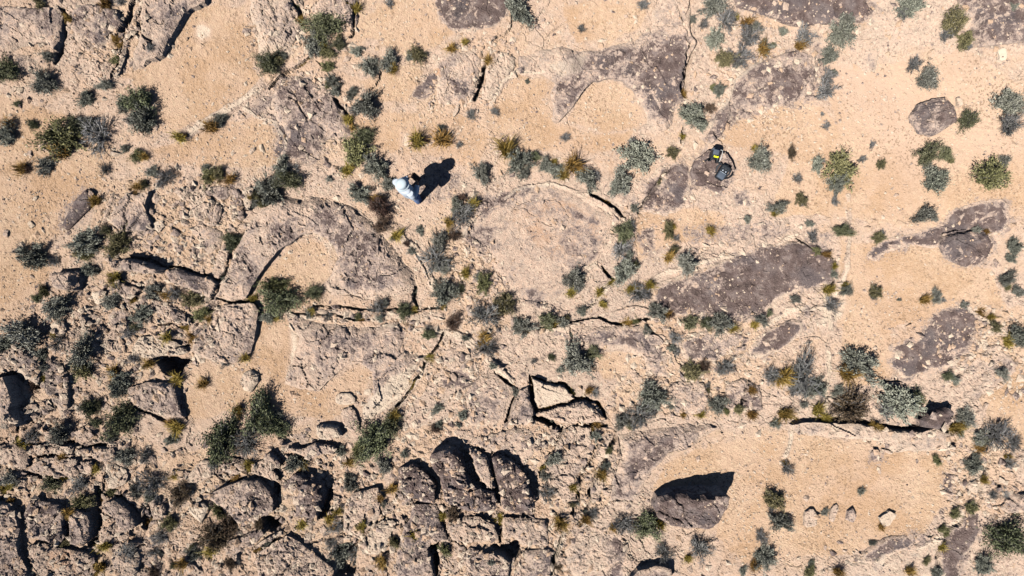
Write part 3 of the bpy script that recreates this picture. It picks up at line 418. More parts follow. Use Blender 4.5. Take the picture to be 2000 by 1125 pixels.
def terrain_material(name, stone=False):
    m, nt, b = new_mat(name)
    N = NB(nt)
    geo = N.n.new("ShaderNodeNewGeometry")
    P = geo.outputs['Position']
    if stone:
        oi = N.n.new("ShaderNodeObjectInfo")
        rnd = oi.outputs['Random']
        vn = N.step(rnd, .45, 1.0, .1, .75); pale = N.m('FRACT', N.m('MULTIPLY', rnd, 7.31)); sand = N.m('MULTIPLY', rnd, 0.0); rust = sand
    else:
        at = N.n.new("ShaderNodeAttribute"); at.attribute_name = "mat"
        sp = N.n.new("ShaderNodeSeparateColor"); N.link(at.outputs['Color'], sp.inputs[0])
        vn, pale, sand = sp.outputs[0], sp.outputs[1], sp.outputs[2]
        rust = at.outputs['Alpha']
    big = N.noise(P, .55, 4, .55)
    mid = N.noise(P, 2.6, 6, .62, .4)
    mot = N.noise(P, 6.5, 9, .78, .3)
    fine = N.noise(P, 26, 5, .65)
    grit = N.noise(P, 62, 3, .6)
    cell = N.vor(P, 30, 'F1', 1)
    cellv = N.m('MULTIPLY', N.vor(P, 46, 'F1', 0), 1.0)
    cs = N.n.new("ShaderNodeSeparateColor"); N.link(cell, cs.inputs[0])
    # gravelly sand
    sandc = N.ramp(fine, [(.25, (.36, .22, .13)), (.44, (.49, .318, .195)), (.58, (.54, .362, .237)), (.8, (.61, .435, .31))])
    sandc = N.mix(N.m('MULTIPLY', N.step(N.noise(P, 1.1, 5, .6), .42, .60), .7), sandc, (.575, .40, .29))
    sandc = N.mix(N.m('MINIMUM', N.m('MULTIPLY', pale, 1.5), 1.0), sandc, N.mix(.75, sandc, (.60, .435, .335)))
    sandc = N.mix(N.step(big, .35, .7), sandc, N.mix(.55, sandc, (.58, .415, .29)))
    sandc = N.mix(N.m('MULTIPLY', N.m('MULTIPLY', N.step(cs.outputs[0], .78, .82), N.step(big, .35, .6)), .55), sandc, (.66, .50, .34))
    sandc = N.mix(N.m('MULTIPLY', N.m('MULTIPLY', N.step(cs.outputs[1], .84, .88), N.step(N.noise(P, .8, 4, .6), .42, .6)), .65), sandc, (.24, .155, .10))
    # bare rock: tan with greyer crust
    rockc = N.mix(N.step(mid, .36, .64), (.61, .44, .335), (.53, .395, .31))
    rockc = N.mix(N.m('MULTIPLY', N.step(mot, .45, .60), .62), rockc, (.31, .22, .18))
    rockc = N.mix(N.m('MULTIPLY', N.step(fine, .5, .60), .7), rockc, (.66, .53, .41))
    pf = N.step(N.m('ADD', pale, N.m('MULTIPLY', N.m('SUBTRACT', mot, .5), 1.5)), .45, .95)
    rockc = N.mix(N.m('MULTIPLY', pf, .7), rockc, (.64, .52, .385))
    rockc = N.mix(N.m('MULTIPLY', N.step(N.noise(P, 15, 6, .75, .6), .55, .61), .8), rockc, (.18, .125, .11))
    rockc = N.mix(N.step(N.m('ADD', rust, N.m('MULTIPLY', N.m('SUBTRACT', mid, .5), 1.2)), .45, .9, 0, .7), rockc, (.47, .255, .135))
    # sand lies over rock
    sf = N.step(N.m('ADD', sand, N.m('MULTIPLY', N.m('SUBTRACT', mid, .5), .8)), .38, .62)
    col = N.mix(sf, rockc, sandc)
    # desert varnish, patchy
    vm = N.m('ADD', N.m('ADD', N.m('MULTIPLY', N.m('SUBTRACT', mot, .5), 1.5), N.m('MULTIPLY', N.m('SUBTRACT', mid, .5), .5)), N.m('MULTIPLY', N.m('SUBTRACT', fine, .5), .6))
    vn = N.m('SUBTRACT', vn, N.m('MULTIPLY', N.step(N.noise(P, 3.0, 7, .68, .5), .56, .63, 0, .42), N.step(vn, .5, .68)))
    vf = N.step(N.m('ADD', vn, N.m('MULTIPLY', vm, 1.1)), .47, .64)
    cf = N.m('MULTIPLY', N.step(N.m('ADD', vn, vm), .24, .46), .82)
    ccol = N.ramp(N.noise(P, 11, 7, .75, .3), [(.34, (.185, .138, .122)), (.45, (.31, .235, .206)), (.55, (.405, .315, .268)), (.66, (.58, .46, .378))])
    col = N.mix(cf, col, ccol)
    vcol = N.ramp(N.noise(P, 4.2, 6, .6), [(.32, (.05, .034, .033)), (.5, (.12, .083, .077)), (.68, (.23, .18, .165))])
    vcol = N.mix(N.step(N.noise(P, 1.3, 3, .5), .5, .64), vcol, N.mix(.5, vcol, (.085, .08, .092)))
    vcol = N.mix(N.m('MULTIPLY', N.step(N.noise(P, 34, 4, .7), .56, .66), .6), vcol, (.36, .28, .24))
    col = N.mix(N.m('MULTIPLY', vf, .90), col, vcol)
    pp = N.step(N.m('ADD', pale, N.m('MULTIPLY', N.m('SUBTRACT', mot, .5), .6)), .58, .9, 0, .85) if not stone else .0
    col = N.mix(pp, col, (.70, .57, .445))
    N.link(col, b.inputs['Base Color'])
    hgt = N.m('ADD', N.m('MULTIPLY', fine, .7), N.m('ADD', N.m('MULTIPLY', grit, .35), N.m('MULTIPLY', cellv, -.35)))
    bp = N.n.new("ShaderNodeBump"); bp.inputs['Strength'].default_value = .9; bp.inputs['Distance'].default_value = .045
    N.link(hgt, bp.inputs['Height']); N.link(bp.outputs[0], b.inputs['Normal'])
    setp(b, Roughness=.95, Specular_IOR_Level=.08, Diffuse_Roughness=.7)
    return m
M_TER = terrain_material("desert_ground")
M_STONE = terrain_material("loose_stone", True)

def plain(name, col, rough=.7, spec=.3, var=.12, scale=30, bump=.0, metal=0.0):
    m, nt, b = new_mat(name); N = NB(nt)
    tc = N.n.new("ShaderNodeTexCoord")
    n = N.noise(tc.outputs['Object'], scale, 4, .6)
    c = N.mix(n, tuple(x * (1 - var) for x in col), tuple(min(1, x * (1 + var)) for x in col))
    N.link(c, b.inputs['Base Color'])
    if bump:
        bp = N.n.new("ShaderNodeBump"); bp.inputs['Strength'].default_value = bump; bp.inputs['Distance'].default_value = .01
        N.link(N.noise(tc.outputs['Object'], scale * 2, 3), bp.inputs['Height']); N.link(bp.outputs[0], b.inputs['Normal'])
    setp(b, Roughness=rough, Specular_IOR_Level=spec, Metallic=metal)
    return m

# ------------------------------------------------------------------ ground layers on a canvas
CST = 2.2
U0, U1, V0, V1 = -160.0, 2160.0, -140.0, 1265.0
us = np.arange(U0, U1 + .1, CST); vs = np.arange(V0, V1 + .1, CST)
UU, VV = np.meshgrid(us, vs)
WU, WV = warp(UU, VV)
def box(pts, pad):
    p = np.asarray(pts)
    i0 = max(0, int((p[:, 0].min() - pad - U0) / CST)); i1 = min(len(us), int((p[:, 0].max() + pad - U0) / CST) + 2)
    j0 = max(0, int((p[:, 1].min() - pad - V0) / CST)); j1 = min(len(vs), int((p[:, 1].max() + pad - V0) / CST) + 2)
    return slice(j0, j1), slice(i0, i1)
def layer(polys, soft, default=0.0, pad=20):
    L = np.full(UU.shape, default)
    for s, val in polys:
        p = V(s) if isinstance(s, str) else s
        b = box(p, pad)
        sd = sdist(p, WU[b], WV[b]) + 5 * fbm(UU[b], VV[b], 22, 3, 9)
        L[b] = np.maximum(L[b], val * sstep(-soft, soft, sd))
    return L
L_V = layer(ST, 9); L_P = np.maximum(layer(PL, 10), layer(PSAND, 60, pad=90))
L_ROCK = layer([(s, 1.0) for s in BR], 30, pad=50)
L_RUST = layer([('1000,395 1090,375 1170,415 1190,470 1100,520 1020,470 980,430', .6), ('75,1062 160,1075 150,1120 90,1120', .7), ('1150,690 1260,700 1270,750 1170,750', .5), ('1400,640 1500,620 1560,660 1480,700', .4), ('845,130 870,125 865,150 850,150', .9), ('1540,60 1600,60 1580,90', .6), ('540,1000 600,1010 600,1040', .3), ('1330,700 1460,690 1440,760', .35), ('860,850 930,840 920,870', .6), ('1840,740 1900,740 1860,770', .6), ('1960,910 2000,915 2000,960 1965,950', .5)], 14, pad=30)
L_SP = layer([(q_, 1.0) for q_ in SP], 16, pad=30)
for r_ in R:
    if r_['vn'] >= .58 and r_['h'] < .3:
        p_ = r_['poly']; b = box(p_, 60)
        q_ = sdist(p_, WU[b], WV[b]) + 12 * fbm(UU[b], VV[b], 34, 3, 19)
        L_V[b] = np.maximum(L_V[b], .46 * sstep(-26, 6, q_))
L_SAND = np.maximum(.50 - .22 * L_ROCK, L_SP)
L_ROCK = np.maximum(L_ROCK, .55) * (1 - .85 * L_SP)
L_P = np.maximum(L_P, .50 * (1 - L_SP))
L_RIB = np.zeros(UU.shape)
for s_, w_, h_ in RIB:
    p_ = V(s_); b = box(p_, w_ * 3 + 12)
    d_, t_ = ldist(p_, WU[b], WV[b])
    m_ = 1 - sstep(w_ * .8, w_ * 1.4, d_ * (1 + .3 * fbm(UU[b], VV[b], 20, 2, 16)))
    m_ = m_ * sstep(-.6, -.05, fbm(UU[b], VV[b], 60, 3, 17))
    L_RIB[b] = np.maximum(L_RIB[b], m_ * h_)
    L_P[b] = np.maximum(L_P[b], m_ * .74); L_SAND[b] = L_SAND[b] * (1 - m_)
L_RUB = np.zeros(UU.shape); RELIEF = np.zeros(UU.shape)
for s, amp, cellpx in RU:
    p = V(s); b = box(p, 50)
    mk = sstep(-18, 22, sdist(p, WU[b], WV[b]) + 14 * fbm(UU[b], VV[b], 60, 3, 12))
    wu = UU[b] + 7 * fbm(UU[b], VV[b], 22, 3, 5); wv = (VV[b] + 7 * fbm(UU[b], VV[b], 22, 3, 6)) * 1.35
    ha, fa = facets(wu, wv, cellpx * 1.25, 2, 2.2); hb, fb = facets(wu, wv, cellpx * .5, 4, 1.6)
    patch = sstep(-.15, .25, fbm(UU[b], VV[b], 75, 3, 13))
    hh = amp * (np.clip(ha - .05, -.15, 1) * sstep(.0, .08, fa) * patch + .3 * np.clip(hb - .1, 0, 1) * sstep(.0, .1, fb) - .06)
    RELIEF[b] = np.where(mk > L_RUB[b], hh * mk, RELIEF[b]); L_RUB[b] = np.maximum(L_RUB[b], mk)
CARVE = np.zeros(UU.shape)
for s, w, dep in CR:
    p = V(s)
    if p[0][0] < 760 and p[0][1] > 560: w = w * .7; dep = dep * .65
    b = box(p, w * 3 + 12)
    d, t = ldist(p, WU[b], WV[b])
    w2 = w * (.55 + .45 * np.sin(np.clip(t, .0, 1) * math.pi) ** .5) * (1 + .5 * fbm(UU[b], VV[b], 18, 2, 15))
    CARVE[b] = np.maximum(CARVE[b], (dep if dep < .3 else dep * .85) * (1 - sstep(w2 * .55, w2 * 1.15, d)))
for s, dep in PITS:
    p = V(s); b = box(p, 14)
    CARVE[b] = np.maximum(CARVE[b], dep * sstep(-2, 3, sdist(p, WU[b], WV[b])))
NZ_BIG = .05 * fbm(UU, VV, 420, 3, 20)
rockish = np.clip(L_ROCK, 0, 1)
ridg = np.abs(fbm(UU, VV, 60, 4, 22))
GZ = (NZ_BIG + .014 * fbm(UU, VV, 50, 4, 21) + rockish * (.03 * fbm(UU, VV, 26, 4, 23) + .03 * (.3 - ridg))
      + (.35 + .65 * L_SAND) * (.007 * fbm(UU, VV, 9, 2, 24) + .006 * np.clip(fbm(UU, VV, 6, 1, 25), 0, 1)))
_, g21, gid = worley(UU, VV, 9, 7)
GZ += .016 * np.clip(gid - .72, 0, 1) * 3.5 * sstep(.1, .4, g21)        # embedded pebbles
GZ += RELIEF - CARVE + L_RIB
def terr(x, y, scale, n, seed):
    f = fbm(x, y, scale, 5, seed, .55) * n
    return (np.floor(f) + sstep(.0, .16, f - np.floor(f))) / n
_, c21, _ = worley(WU + 14 * fbm(UU, VV, 70, 3, 44), WV + 14 * fbm(UU, VV, 70, 3, 45), 95, 3)
HAIR = (1 - sstep(.006, .028, c21)) * sstep(.08, .3, fbm(UU, VV, 160, 3, 46)) * rockish
_, c22, _ = worley(WU + 10 * fbm(UU, VV, 40, 3, 54), (WV + 10 * fbm(UU, VV, 40, 3, 57)) * 1.3, 38, 8)
HAIR2 = (1 - sstep(.015, .06, c22)) * sstep(.05, .3, fbm(UU, VV, 110, 3, 59)) * rockish
GZ += rockish * .15 * terr(UU, VV, 64, 5, 27) * sstep(-.2, .2, fbm(UU, VV, 200, 2, 28)) - .07 * HAIR - .05 * HAIR2
L_SAND = np.clip(L_SAND + .75 * L_RUB * sstep(.035, -.02, RELIEF) - .5 * L_RUB * sstep(.02, .06, RELIEF), 0, 1)
BASE = NZ_BIG.copy()
def bil(L, u, v):
    x = np.clip((np.asarray(u, float) - U0) / CST, 0, len(us) - 1.001); y = np.clip((np.asarray(v, float) - V0) / CST, 0, len(vs) - 1.001)
    i = x.astype(int); j = y.astype(int); fx = x - i; fy = y - j
    return (L[j, i] * (1 - fx) + L[j, i + 1] * fx) * (1 - fy) + (L[j + 1, i] * (1 - fx) + L[j + 1, i + 1] * fx) * fy
SURF = GZ.copy()

def mesh_np(name, co, faces, mat, attr=None, smooth=True, parent=None):
    me = bpy.data.meshes.new(name)
    co = np.asarray(co, np.float32); nf = len(faces)
    faces = np.asarray(faces, np.int32); k = faces.shape[1]
    me.vertices.add(len(co)); me.vertices.foreach_set("co", co.ravel())
    me.loops.add(nf * k); me.loops.foreach_set("vertex_index", faces.ravel())
    me.polygons.add(nf)
    me.polygons.foreach_set("loop_start", np.arange(0, nf * k, k, dtype=np.int32))
    me.polygons.foreach_set("use_smooth", np.full(nf, smooth))
    if attr is not None:
        for an, (ty, arr) in attr.items():
            a = me.attributes.new(an, ty, 'POINT')
            a.data.foreach_set('color' if ty == 'FLOAT_COLOR' else 'value', np.asarray(arr, np.float32).ravel())
    me.update(calc_edges=True)
    me.materials.append(mat)
    o = bpy.data.objects.new(name, me); COL.objects.link(o)
    if parent is not None: o.parent = parent
    return o
def tag(o, label=None, cat=None, group=None, kind=None):
    for k, v in (('label', label), ('category', cat), ('group', group), ('kind', kind)):
        if v: o[k] = v
    return o

# ------------------------------------------------------------------ rock outcrops
LAND = []          # landmarks for the shrub and stone labels
def build_rock(r, idx):
    cx_ = np.mean(np.asarray(r['poly']), 0)
    if cx_[0] < 760 and cx_[1] > 560: r['h'] *= .72; r['vn'] -= .08; r['pale'] += .1
    h = r['h']
    poly = [gpx(x, y, h) for x, y in r['poly']]
    if h < .12: poly = smooth_poly(poly)
    c = np.mean(np.asarray(poly), 0)
    b = box(poly, 12)
    u, v = UU[b], VV[b]
    small = (np.ptp(np.asarray(poly)[:, 0]) < 60)
    st = CST
    if small:      # finer own grid
        st = 1.5
        a0 = np.arange(u.min(), u.max(), st); a1 = np.arange(v.min(), v.max(), st)
        u, v = np.meshgrid(a0, a1)
    wa = .38 if h >= .12 else (.55 if small else 1.0)
    pu, pv = warp(u, v, wa)
    # crisp, slightly faceted outline
    _, _, q = worley(u, v, 16, 9)
    sd = sdist(poly, pu, pv) + (7 if r['edge'] < .25 and r['vn'] > .55 else 0) + (1.6 if small or h >= .12 else 3.0) * (q - .5)
    gy, gx = np.gradient(sd, st)
    g = np.hypot(gx, gy) + 1e-6
    nx, ny = gx / g, gy / g
    keep = sd > -1.45 * st
    cell = keep[:-1, :-1] & keep[1:, :-1] & keep[:-1, 1:] & keep[1:, 1:]
    anyin = (sd > 0)
    cell &= anyin[:-1, :-1] | anyin[1:, :-1] | anyin[:-1, 1:] | anyin[1:, 1:]
    if not cell.any(): return None
    off = np.where(sd < 0, np.minimum(-sd, 2 * st), 0)
    u2 = u + nx * off; v2 = v + ny * off
    sdc = np.maximum(sd, 0)
    sc_ = r['seed'] if 'seed' in r else idx
    edge = r['edge'] + (.25 * fbm(u, v, 90, 2, 38) if h < .3 else .2 * fbm(u, v, 60, 2, 38))
    fd = np.zeros(u.shape)
    for kx, fs in FADE.items():
        if r['label'].startswith(kx):
            for q3 in fs.split():
                a_, b_, c_ = (float(t) for t in q3.split(','))
                fd = np.maximum(fd, sstep(c_ * 1.25, c_ * .5, np.hypot(u - a_, v - b_)))
    edge = edge * (1 - fd) - .35 * fd
    bevv = r['bev'] * (1 + 2.2 * fd)
    prof = edge + (1 - edge) * (1 - (1 - np.clip(sdc / bevv, 0, 1)) ** 2)
    base = bil(BASE, u2, v2)
    ins = sstep(0, r['bev'], sdc)
    f1, f21, cid = worley(u + 7 * fbm(u, v, 24, 2, 31), v + 7 * fbm(u, v, 24, 2, 32), 30 if h < .3 else 38, 10 + idx % 5)
    f1b, f21b, cidb = worley(u + 3 * fbm(u, v, 9, 2, 33), v + 3 * fbm(u, v, 9, 2, 34), 12, 11 + idx % 4)
    if h >= .12:
        r['edge'] = max(r['edge'], .86); r['bev'] = min(r['bev'], 6)
    big_ = .5 if (np.ptp(np.asarray(poly)[:, 0]) > 150 and h < .3) else 1.0
    blk = r['blk'] * big_ * big_ * ((cid - .5) * 1.6 * sstep(.02, .16, f21) - .7 * (1 - sstep(0, .10, f21)) + .5 * (cidb - .5) * sstep(.03, .25, f21b))
    rgh = r['rough'] * (.7 * fbm(u, v, 60, 4, 35) - .5 * np.abs(fbm(u, v, 26, 3, 36)) + .35 * fbm(u, v, 7, 2, 37))
    big_ = .5 if (np.ptp(np.asarray(poly)[:, 0]) > 150 and h < .3) else 1.0
    tr = r['rough'] * 3.6 * big_ * terr(u + 3 * idx, v, 62, 5, 39) + r['rough'] * 1.8 * big_ * terr(u, v + 5 * idx, 22, 4, 40)
    pit = -r['rough'] * (1.8 if h < .3 else .5) * sstep(.74, .8, cidb) * sstep(.12, .4, f21b)
    hair = (-.08 if h >= .3 or (cx_[0] < 760 and cx_[1] > 700) else -.035) * (1 - sstep(.008, .03, worley(u + 16 * fbm(u, v, 50, 4, 47), v + 16 * fbm(u, v, 50, 4, 48), 70, 6 + idx % 7)[1])) * sstep(.12, .4, fbm(u, v, 90, 2, 49))
    rgh = rgh + tr + pit + hair
    z = base + h * prof + (blk + rgh) * (.25 + .75 * ins)
    if h >= .3:       # big blocks: broad planar facets
        fc, fj = facets(u + 5 * fbm(u, v, 30, 3, 41), v + 5 * fbm(u, v, 30, 3, 42), 46, 13 + idx % 3, 2.2)
        z += min(.12, h * .16) * (fc - .2) * (.35 + .65 * ins)
    elif h >= .12:
        fc, fj = facets(u + 5 * fbm(u, v, 30, 3, 41), v + 5 * fbm(u, v, 30, 3, 42), 46, 14 + idx % 3, 2.6)
        z += .035 * fc
    z += r['tilt'][0] * (u - c[0]) + r['tilt'][1] * (v - c[1])
    k = HC / (HC - np.clip(z, 0, 2))
    iu = 1000 + (u2 - 1000) * k; iv = 562.5 + (v2 - 562.5) * k
    z = z - bil(CARVE, iu, iv) * sstep(-.1, .1, .6 - h) * .9
    ids = -np.ones(u.shape, int)
    used = np.zeros(u.shape, bool)
    used[:-1, :-1] |= cell; used[1:, :-1] |= cell; used[:-1, 1:] |= cell; used[1:, 1:] |= cell
    n = used.sum(); ids[used] = np.arange(n)
    jj, ii = np.nonzero(cell)
    F = np.stack([ids[jj, ii], ids[jj + 1, ii], ids[jj + 1, ii + 1], ids[jj, ii + 1]], 1)
    co = np.stack([wx(u2[used]), wy(v2[used]), z[used]], 1)
    # skirt
    e = np.concatenate([F[:, [0, 1]], F[:, [1, 2]], F[:, [2, 3]], F[:, [3, 0]]])
    key = e[:, 0].astype(np.int64) * (n + 1) + e[:, 1]; rev = e[:, 1].astype(np.int64) * (n + 1) + e[:, 0]
    bd = e[~np.isin(key, rev)]
    bv = np.unique(bd); lv = {}
    NX = nx[used]; NY = ny[used]
    zb = np.minimum(bil(GZ, u2[used][bv], v2[used][bv]), co[bv, 2]) - .16
    fl = np.where(h > .25, 2.2, 1.0) * (1 + fbm(u2[used][bv], v2[used][bv], 14, 2, 51))
    co1 = co[bv].copy(); co1[:, 2] = co[bv, 2] * .45 + zb * .55        # mid ring, ragged
    co1[:, 0] -= NX[bv] * S * fl * -.0; 
    co1[:, 0] += S * 1.6 * fbm(u2[used][bv], v2[used][bv], 8, 2, 52); co1[:, 1] += S * 1.6 * fbm(u2[used][bv], v2[used][bv], 8, 2, 53)
    co2 = co[bv].copy(); co2[:, 2] = zb
    co2[:, 0] -= NX[bv] * S * fl; co2[:, 1] += NY[bv] * S * fl
    m1 = np.zeros(n, int); m1[bv] = n + np.arange(len(bv))
    m2 = np.zeros(n, int); m2[bv] = n + len(bv) + np.arange(len(bv))
    SK1 = np.stack([bd[:, 1], bd[:, 0], m1[bd[:, 0]], m1[bd[:, 1]]], 1)
    SK2 = np.stack([m1[bd[:, 1]], m1[bd[:, 0]], m2[bd[:, 0]], m2[bd[:, 1]]], 1)
    allc = np.concatenate([co, co1, co2]); allF = np.concatenate([F, SK1, SK2])
    iu_, iv_ = iu[used], iv[used]
    vn = np.maximum(bil(L_V, iu_, iv_), r['vn']); pl = np.maximum(bil(L_P, iu_, iv_), r['pale'])
    low = sstep(.02, -.03, z[used] - bil(GZ, iu_, iv_)) * 0
    sa = np.full(n, r['sand']); ru = bil(L_RUST, iu_, iv_)
    rim = sstep(10, 0, sdc[used]) * (.16 if h < .3 else .08)
    if r['edge'] < .25: rim = rim + .7 * sstep(12, 0, sdc[used] + 9 * fbm(iu_, iv_, 40, 3, 58)) * r['vn']
    rim = rim + .5 * fd[used] * sstep(34, 4, sdc[used]) * r['vn']
    if r['kind'] == 'boulder' and r['vn'] > .5: vn = vn + .27
    vn = vn + .34 * fbm(iu_, iv_, 70, 3, 55) * (vn > .15) + .16 * fbm(iu_, iv_, 24, 2, 56)
    vn = np.minimum(vn, .86)
    A = np.stack([vn - rim, pl + rim * .2, sa, ru], 1)
    Ab = A[bv] * np.array([.6, 1, 1, 1])
    A = np.concatenate([A, Ab, Ab])
    o = mesh_np(r['kind'], allc, allF, M_TER, {'mat': ('FLOAT_COLOR', A)}, smooth=False)
    tag(o, r['label'], 'boulder' if r['kind'] == 'boulder' else ('stone' if r['kind'] == 'stone' else 'rock'), 'rock outcrops' if r['kind'] == 'rock' else r['kind'] + 's')
    # update surface canvas and sink the ground under the rock
    uu, vv = UU[b], VV[b]
    if small:
        sdd = sdist(poly, *warp(uu, vv, wa)); zt = base.mean() + h
        top = np.where(sdd > 0, zt, -9)
    else:
        sdd = sd; top = np.where(sd > 0, z, -9)
    SURF[b] = np.maximum(SURF[b], top)
    SINK[b] = np.maximum(SINK[b], sstep(4, 12, sdd) * (.14 if r['edge'] > .25 else .05))
    return o
SINK = np.zeros(UU.shape)
for i, r in enumerate(R):
    build_rock(r, i)
GZ = GZ - SINK

# ------------------------------------------------------------------ ground sheet, dense in view and running out to the horizon
ext = np.cumsum(np.geomspace(6, 2600, 26))
gu = np.concatenate([us[0] - ext[::-1], us, us[-1] + ext]); gv = np.concatenate([vs[0] - ext[::-1], vs, vs[-1] + ext])
NE = len(ext)
GU, GV = np.meshgrid(gu, gv)
def padded(L, default):
    return np.pad(L, NE, mode='edge') if default is None else np.pad(L, NE, mode='constant', constant_values=default)
Zg = np.zeros(GU.shape); Zg[NE:-NE, NE:-NE] = GZ
outm = np.ones(GU.shape, bool); outm[NE:-NE, NE:-NE] = False
far = np.hypot(GU - 1000, GV - 562)
edgez = np.pad(GZ * 0, NE)
Zg[outm] = (.05 * fbm(GU, GV, 420, 3, 20) + .25 * fbm(GU, GV, 3500, 3, 20) * sstep(1300, 5000, far))[outm]
A = np.stack([np.clip(padded(L_V, 0), 0, 1), padded(np.clip(L_P + .0, 0, 1), 0), np.clip(padded(L_SAND, 1), 0, 1), padded(L_RUST, 0)], -1).reshape(-1, 4)
nyy, nxx = GU.shape
idm = np.arange(nyy * nxx).reshape(nyy, nxx)
F = np.stack([idm[:-1, :-1], idm[1:, :-1], idm[1:, 1:], idm[:-1, 1:]], -1).reshape(-1, 4)
ground = mesh_np('ground', np.stack([wx(GU), wy(GV), Zg], -1).reshape(-1, 3), F, M_TER, {'mat': ('FLOAT_COLOR', A)}, smooth=False)
tag(ground, 'orange tan gravelly desert ground with bare bedrock and cracks', 'ground', kind='structure')
# ------------------------------------------------------------------ shrubs
class LB:
    """collects leaf quads and twig tubes"""
    def __init__(s): s.v = []; s.f = []; s.r = []; s.n = 0
    def leaf(s, c, d, side, ln, wd, rnd):
        s.v += [c, c + d * ln * .5 + side * wd * .5, c + d * ln, c + d * ln * .5 - side * wd * .5]
        s.f.append((s.n, s.n + 1, s.n + 2, s.n + 3)); s.n += 4; s.r += [rnd] * 4
    def twig(s, pts, r0, r1, rnd):
        k = len(pts); base = s.n
        for i, p in enumerate(pts):
            d = (pts[min(i + 1, k - 1)] - pts[max(i - 1, 0)]); d = d / (np.linalg.norm(d) + 1e-9)
            a = np.cross(d, [.3, .8, .52]); a /= np.linalg.norm(a) + 1e-9; bb = np.cross(d, a)
            rr = r0 + (r1 - r0) * i / (k - 1)
            for t in (0, 2.094, 4.189): s.v.append(p + (a * math.cos(t) + bb * math.sin(t)) * rr)
        for i in range(k - 1):
            for t in range(3):
                q = base + i * 3
                s.f.append((q + t, q + (t + 1) % 3, q + 3 + (t + 1) % 3, q + 3 + t))
        s.n += 3 * k; s.r += [rnd] * (3 * k)
    def blade(s, pts, wd, side, rnd):
        base = s.n; k = len(pts)
        for i, p in enumerate(pts):
            w = wd * (1 - i / (k - .7)); s.v += [p - side * w, p + side * w]
        for i in range(k - 1): s.f.append((base + 2 * i, base + 2 * i + 1, base + 2 * i + 3, base + 2 * i + 2))
        s.n += 2 * k; s.r += [rnd] * (2 * k)
    def mesh(s, name, mat):
        o = mesh_np(name, np.array(s.v), np.array(s.f), mat, {'rnd': ('FLOAT', np.array(s.r))}, smooth=False)
        me = o.data; bpy.data.objects.remove(o); return me
def leaf_mat(name, dark, mid, light, rough=.75):
    m, nt, b = new_mat(name); N = NB(nt)
    at = N.n.new("ShaderNodeAttribute"); at.attribute_name = 'rnd'
    oi = N.n.new("ShaderNodeObjectInfo")
    c = N.ramp(at.outputs['Fac'], [(0, dark), (.5, mid), (1, light)])
    hs = N.n.new("ShaderNodeHueSaturation"); N.link(c, hs.inputs['Color'])
    N.link(N.step(oi.outputs['Random'], 0, 1, .47, .51), hs.inputs['Hue'])
    N.link(N.step(N.m('FRACT', N.m('MULTIPLY', oi.outputs['Random'], 5.7)), 0, 1, .75, 1.25), hs.inputs['Value'])
    N.link(hs.outputs[0], b.inputs['Base Color'])
    setp(b, Roughness=rough, Specular_IOR_Level=.2)
    return m
ML = {'g': leaf_mat('green_leaves', (.085, .095, .05), (.18, .19, .10), (.31, .31, .18)),
      'o': leaf_mat('olive_leaves', (.10, .10, .045), (.225, .215, .095), (.35, .325, .155)),
      's': leaf_mat('sage_leaves', (.115, .117, .092), (.265, .265, .21), (.48, .475, .385)),
      'p': leaf_mat('pale_sage_leaves', (.15, .16, .12), (.30, .305, .235), (.47, .46, .36)),
      'd': leaf_mat('dead_twigs', (.10, .095, .09), (.24, .23, .22), (.46, .44, .42), .9),
      'y': leaf_mat('golden_grass', (.13, .085, .018), (.36, .245, .045), (.52, .40, .13)),
      'b': leaf_mat('brown_leaves', (.06, .038, .025), (.13, .085, .055), (.23, .165, .105)),
      'w': leaf_mat('grey_bark', (.05, .045, .042), (.11, .10, .095), (.24, .225, .21), .9)}
rg = np.random.default_rng(21)
def unit(a): return a / (np.linalg.norm(a) + 1e-9)
def crown_radius(seed):
    r_ = np.random.default_rng(seed); ks = [(r_.integers(2, 4), r_.random() * 6.3, .17), (r_.integers(4, 7), r_.random() * 6.3, .17), (r_.integers(7, 12), r_.random() * 6.3, .12)]
    return lambda az: .84 + sum(a * math.sin(k * az + p) for k, p, a in ks)
def make_leafy(kind, seed):
    """branches fan out from the base to a ragged outline, leaves set along their outer parts"""
    rr = np.random.default_rng(seed); rad = crown_radius(seed)
    fol = LB(); wood = LB()
    nb, per, ln, wd, sp = {'g': (110, 58, .075, .046, .085), 'o': (100, 48, .11, .042, .07), 's': (96, 46, .125, .042, .07), 'p': (96, 44, .115, .05, .075), 'b': (100, 42, .105, .036, .08)}[kind]
    gap = rr.random() * 6.283
    for i in range(nb):
        az = rr.random() * 6.283; u_ = rr.random()
        el = math.acos(1 - .97 * u_)
        R0 = rad(az) * (.72 + .40 * rr.random()) * (.72 if abs((az - gap + 3.14) % 6.283 - 3.14) < .45 else 1)
        e = np.array([math.sin(el) * math.cos(az), math.sin(el) * math.sin(az), .10 + math.cos(el) * .72]) * R0
        m_ = e * .5 + np.array([0, 0, .10]) + rr.normal(0, .06, 3)
        b0 = np.array([rr.normal(0, .05), rr.normal(0, .05), -.12])
        wood.twig([b0, m_, e], .020, .006, rr.random())
        tone = .55 * rr.random()
        for k in range(per):
            t = .30 + .72 * rr.random() ** .8
            c = (1 - t) ** 2 * b0 + 2 * t * (1 - t) * m_ + t * t * e if t < 1 else e
            d = unit(e - m_)
            ld = unit(d * .8 + rr.normal(0, .75, 3) + np.array([0, 0, .25]))
            c = c + rr.normal(0, sp, 3) * t
            side = unit(np.cross(ld, unit(np.array([-.35, -.3, .8]) + rr.normal(0, .6, 3))))
            s_ = .6 + .7 * rr.random()
            fol.leaf(c, ld, side, ln * s_, wd * s_, min(1, tone + .5 * rr.random()))
    return fol, wood
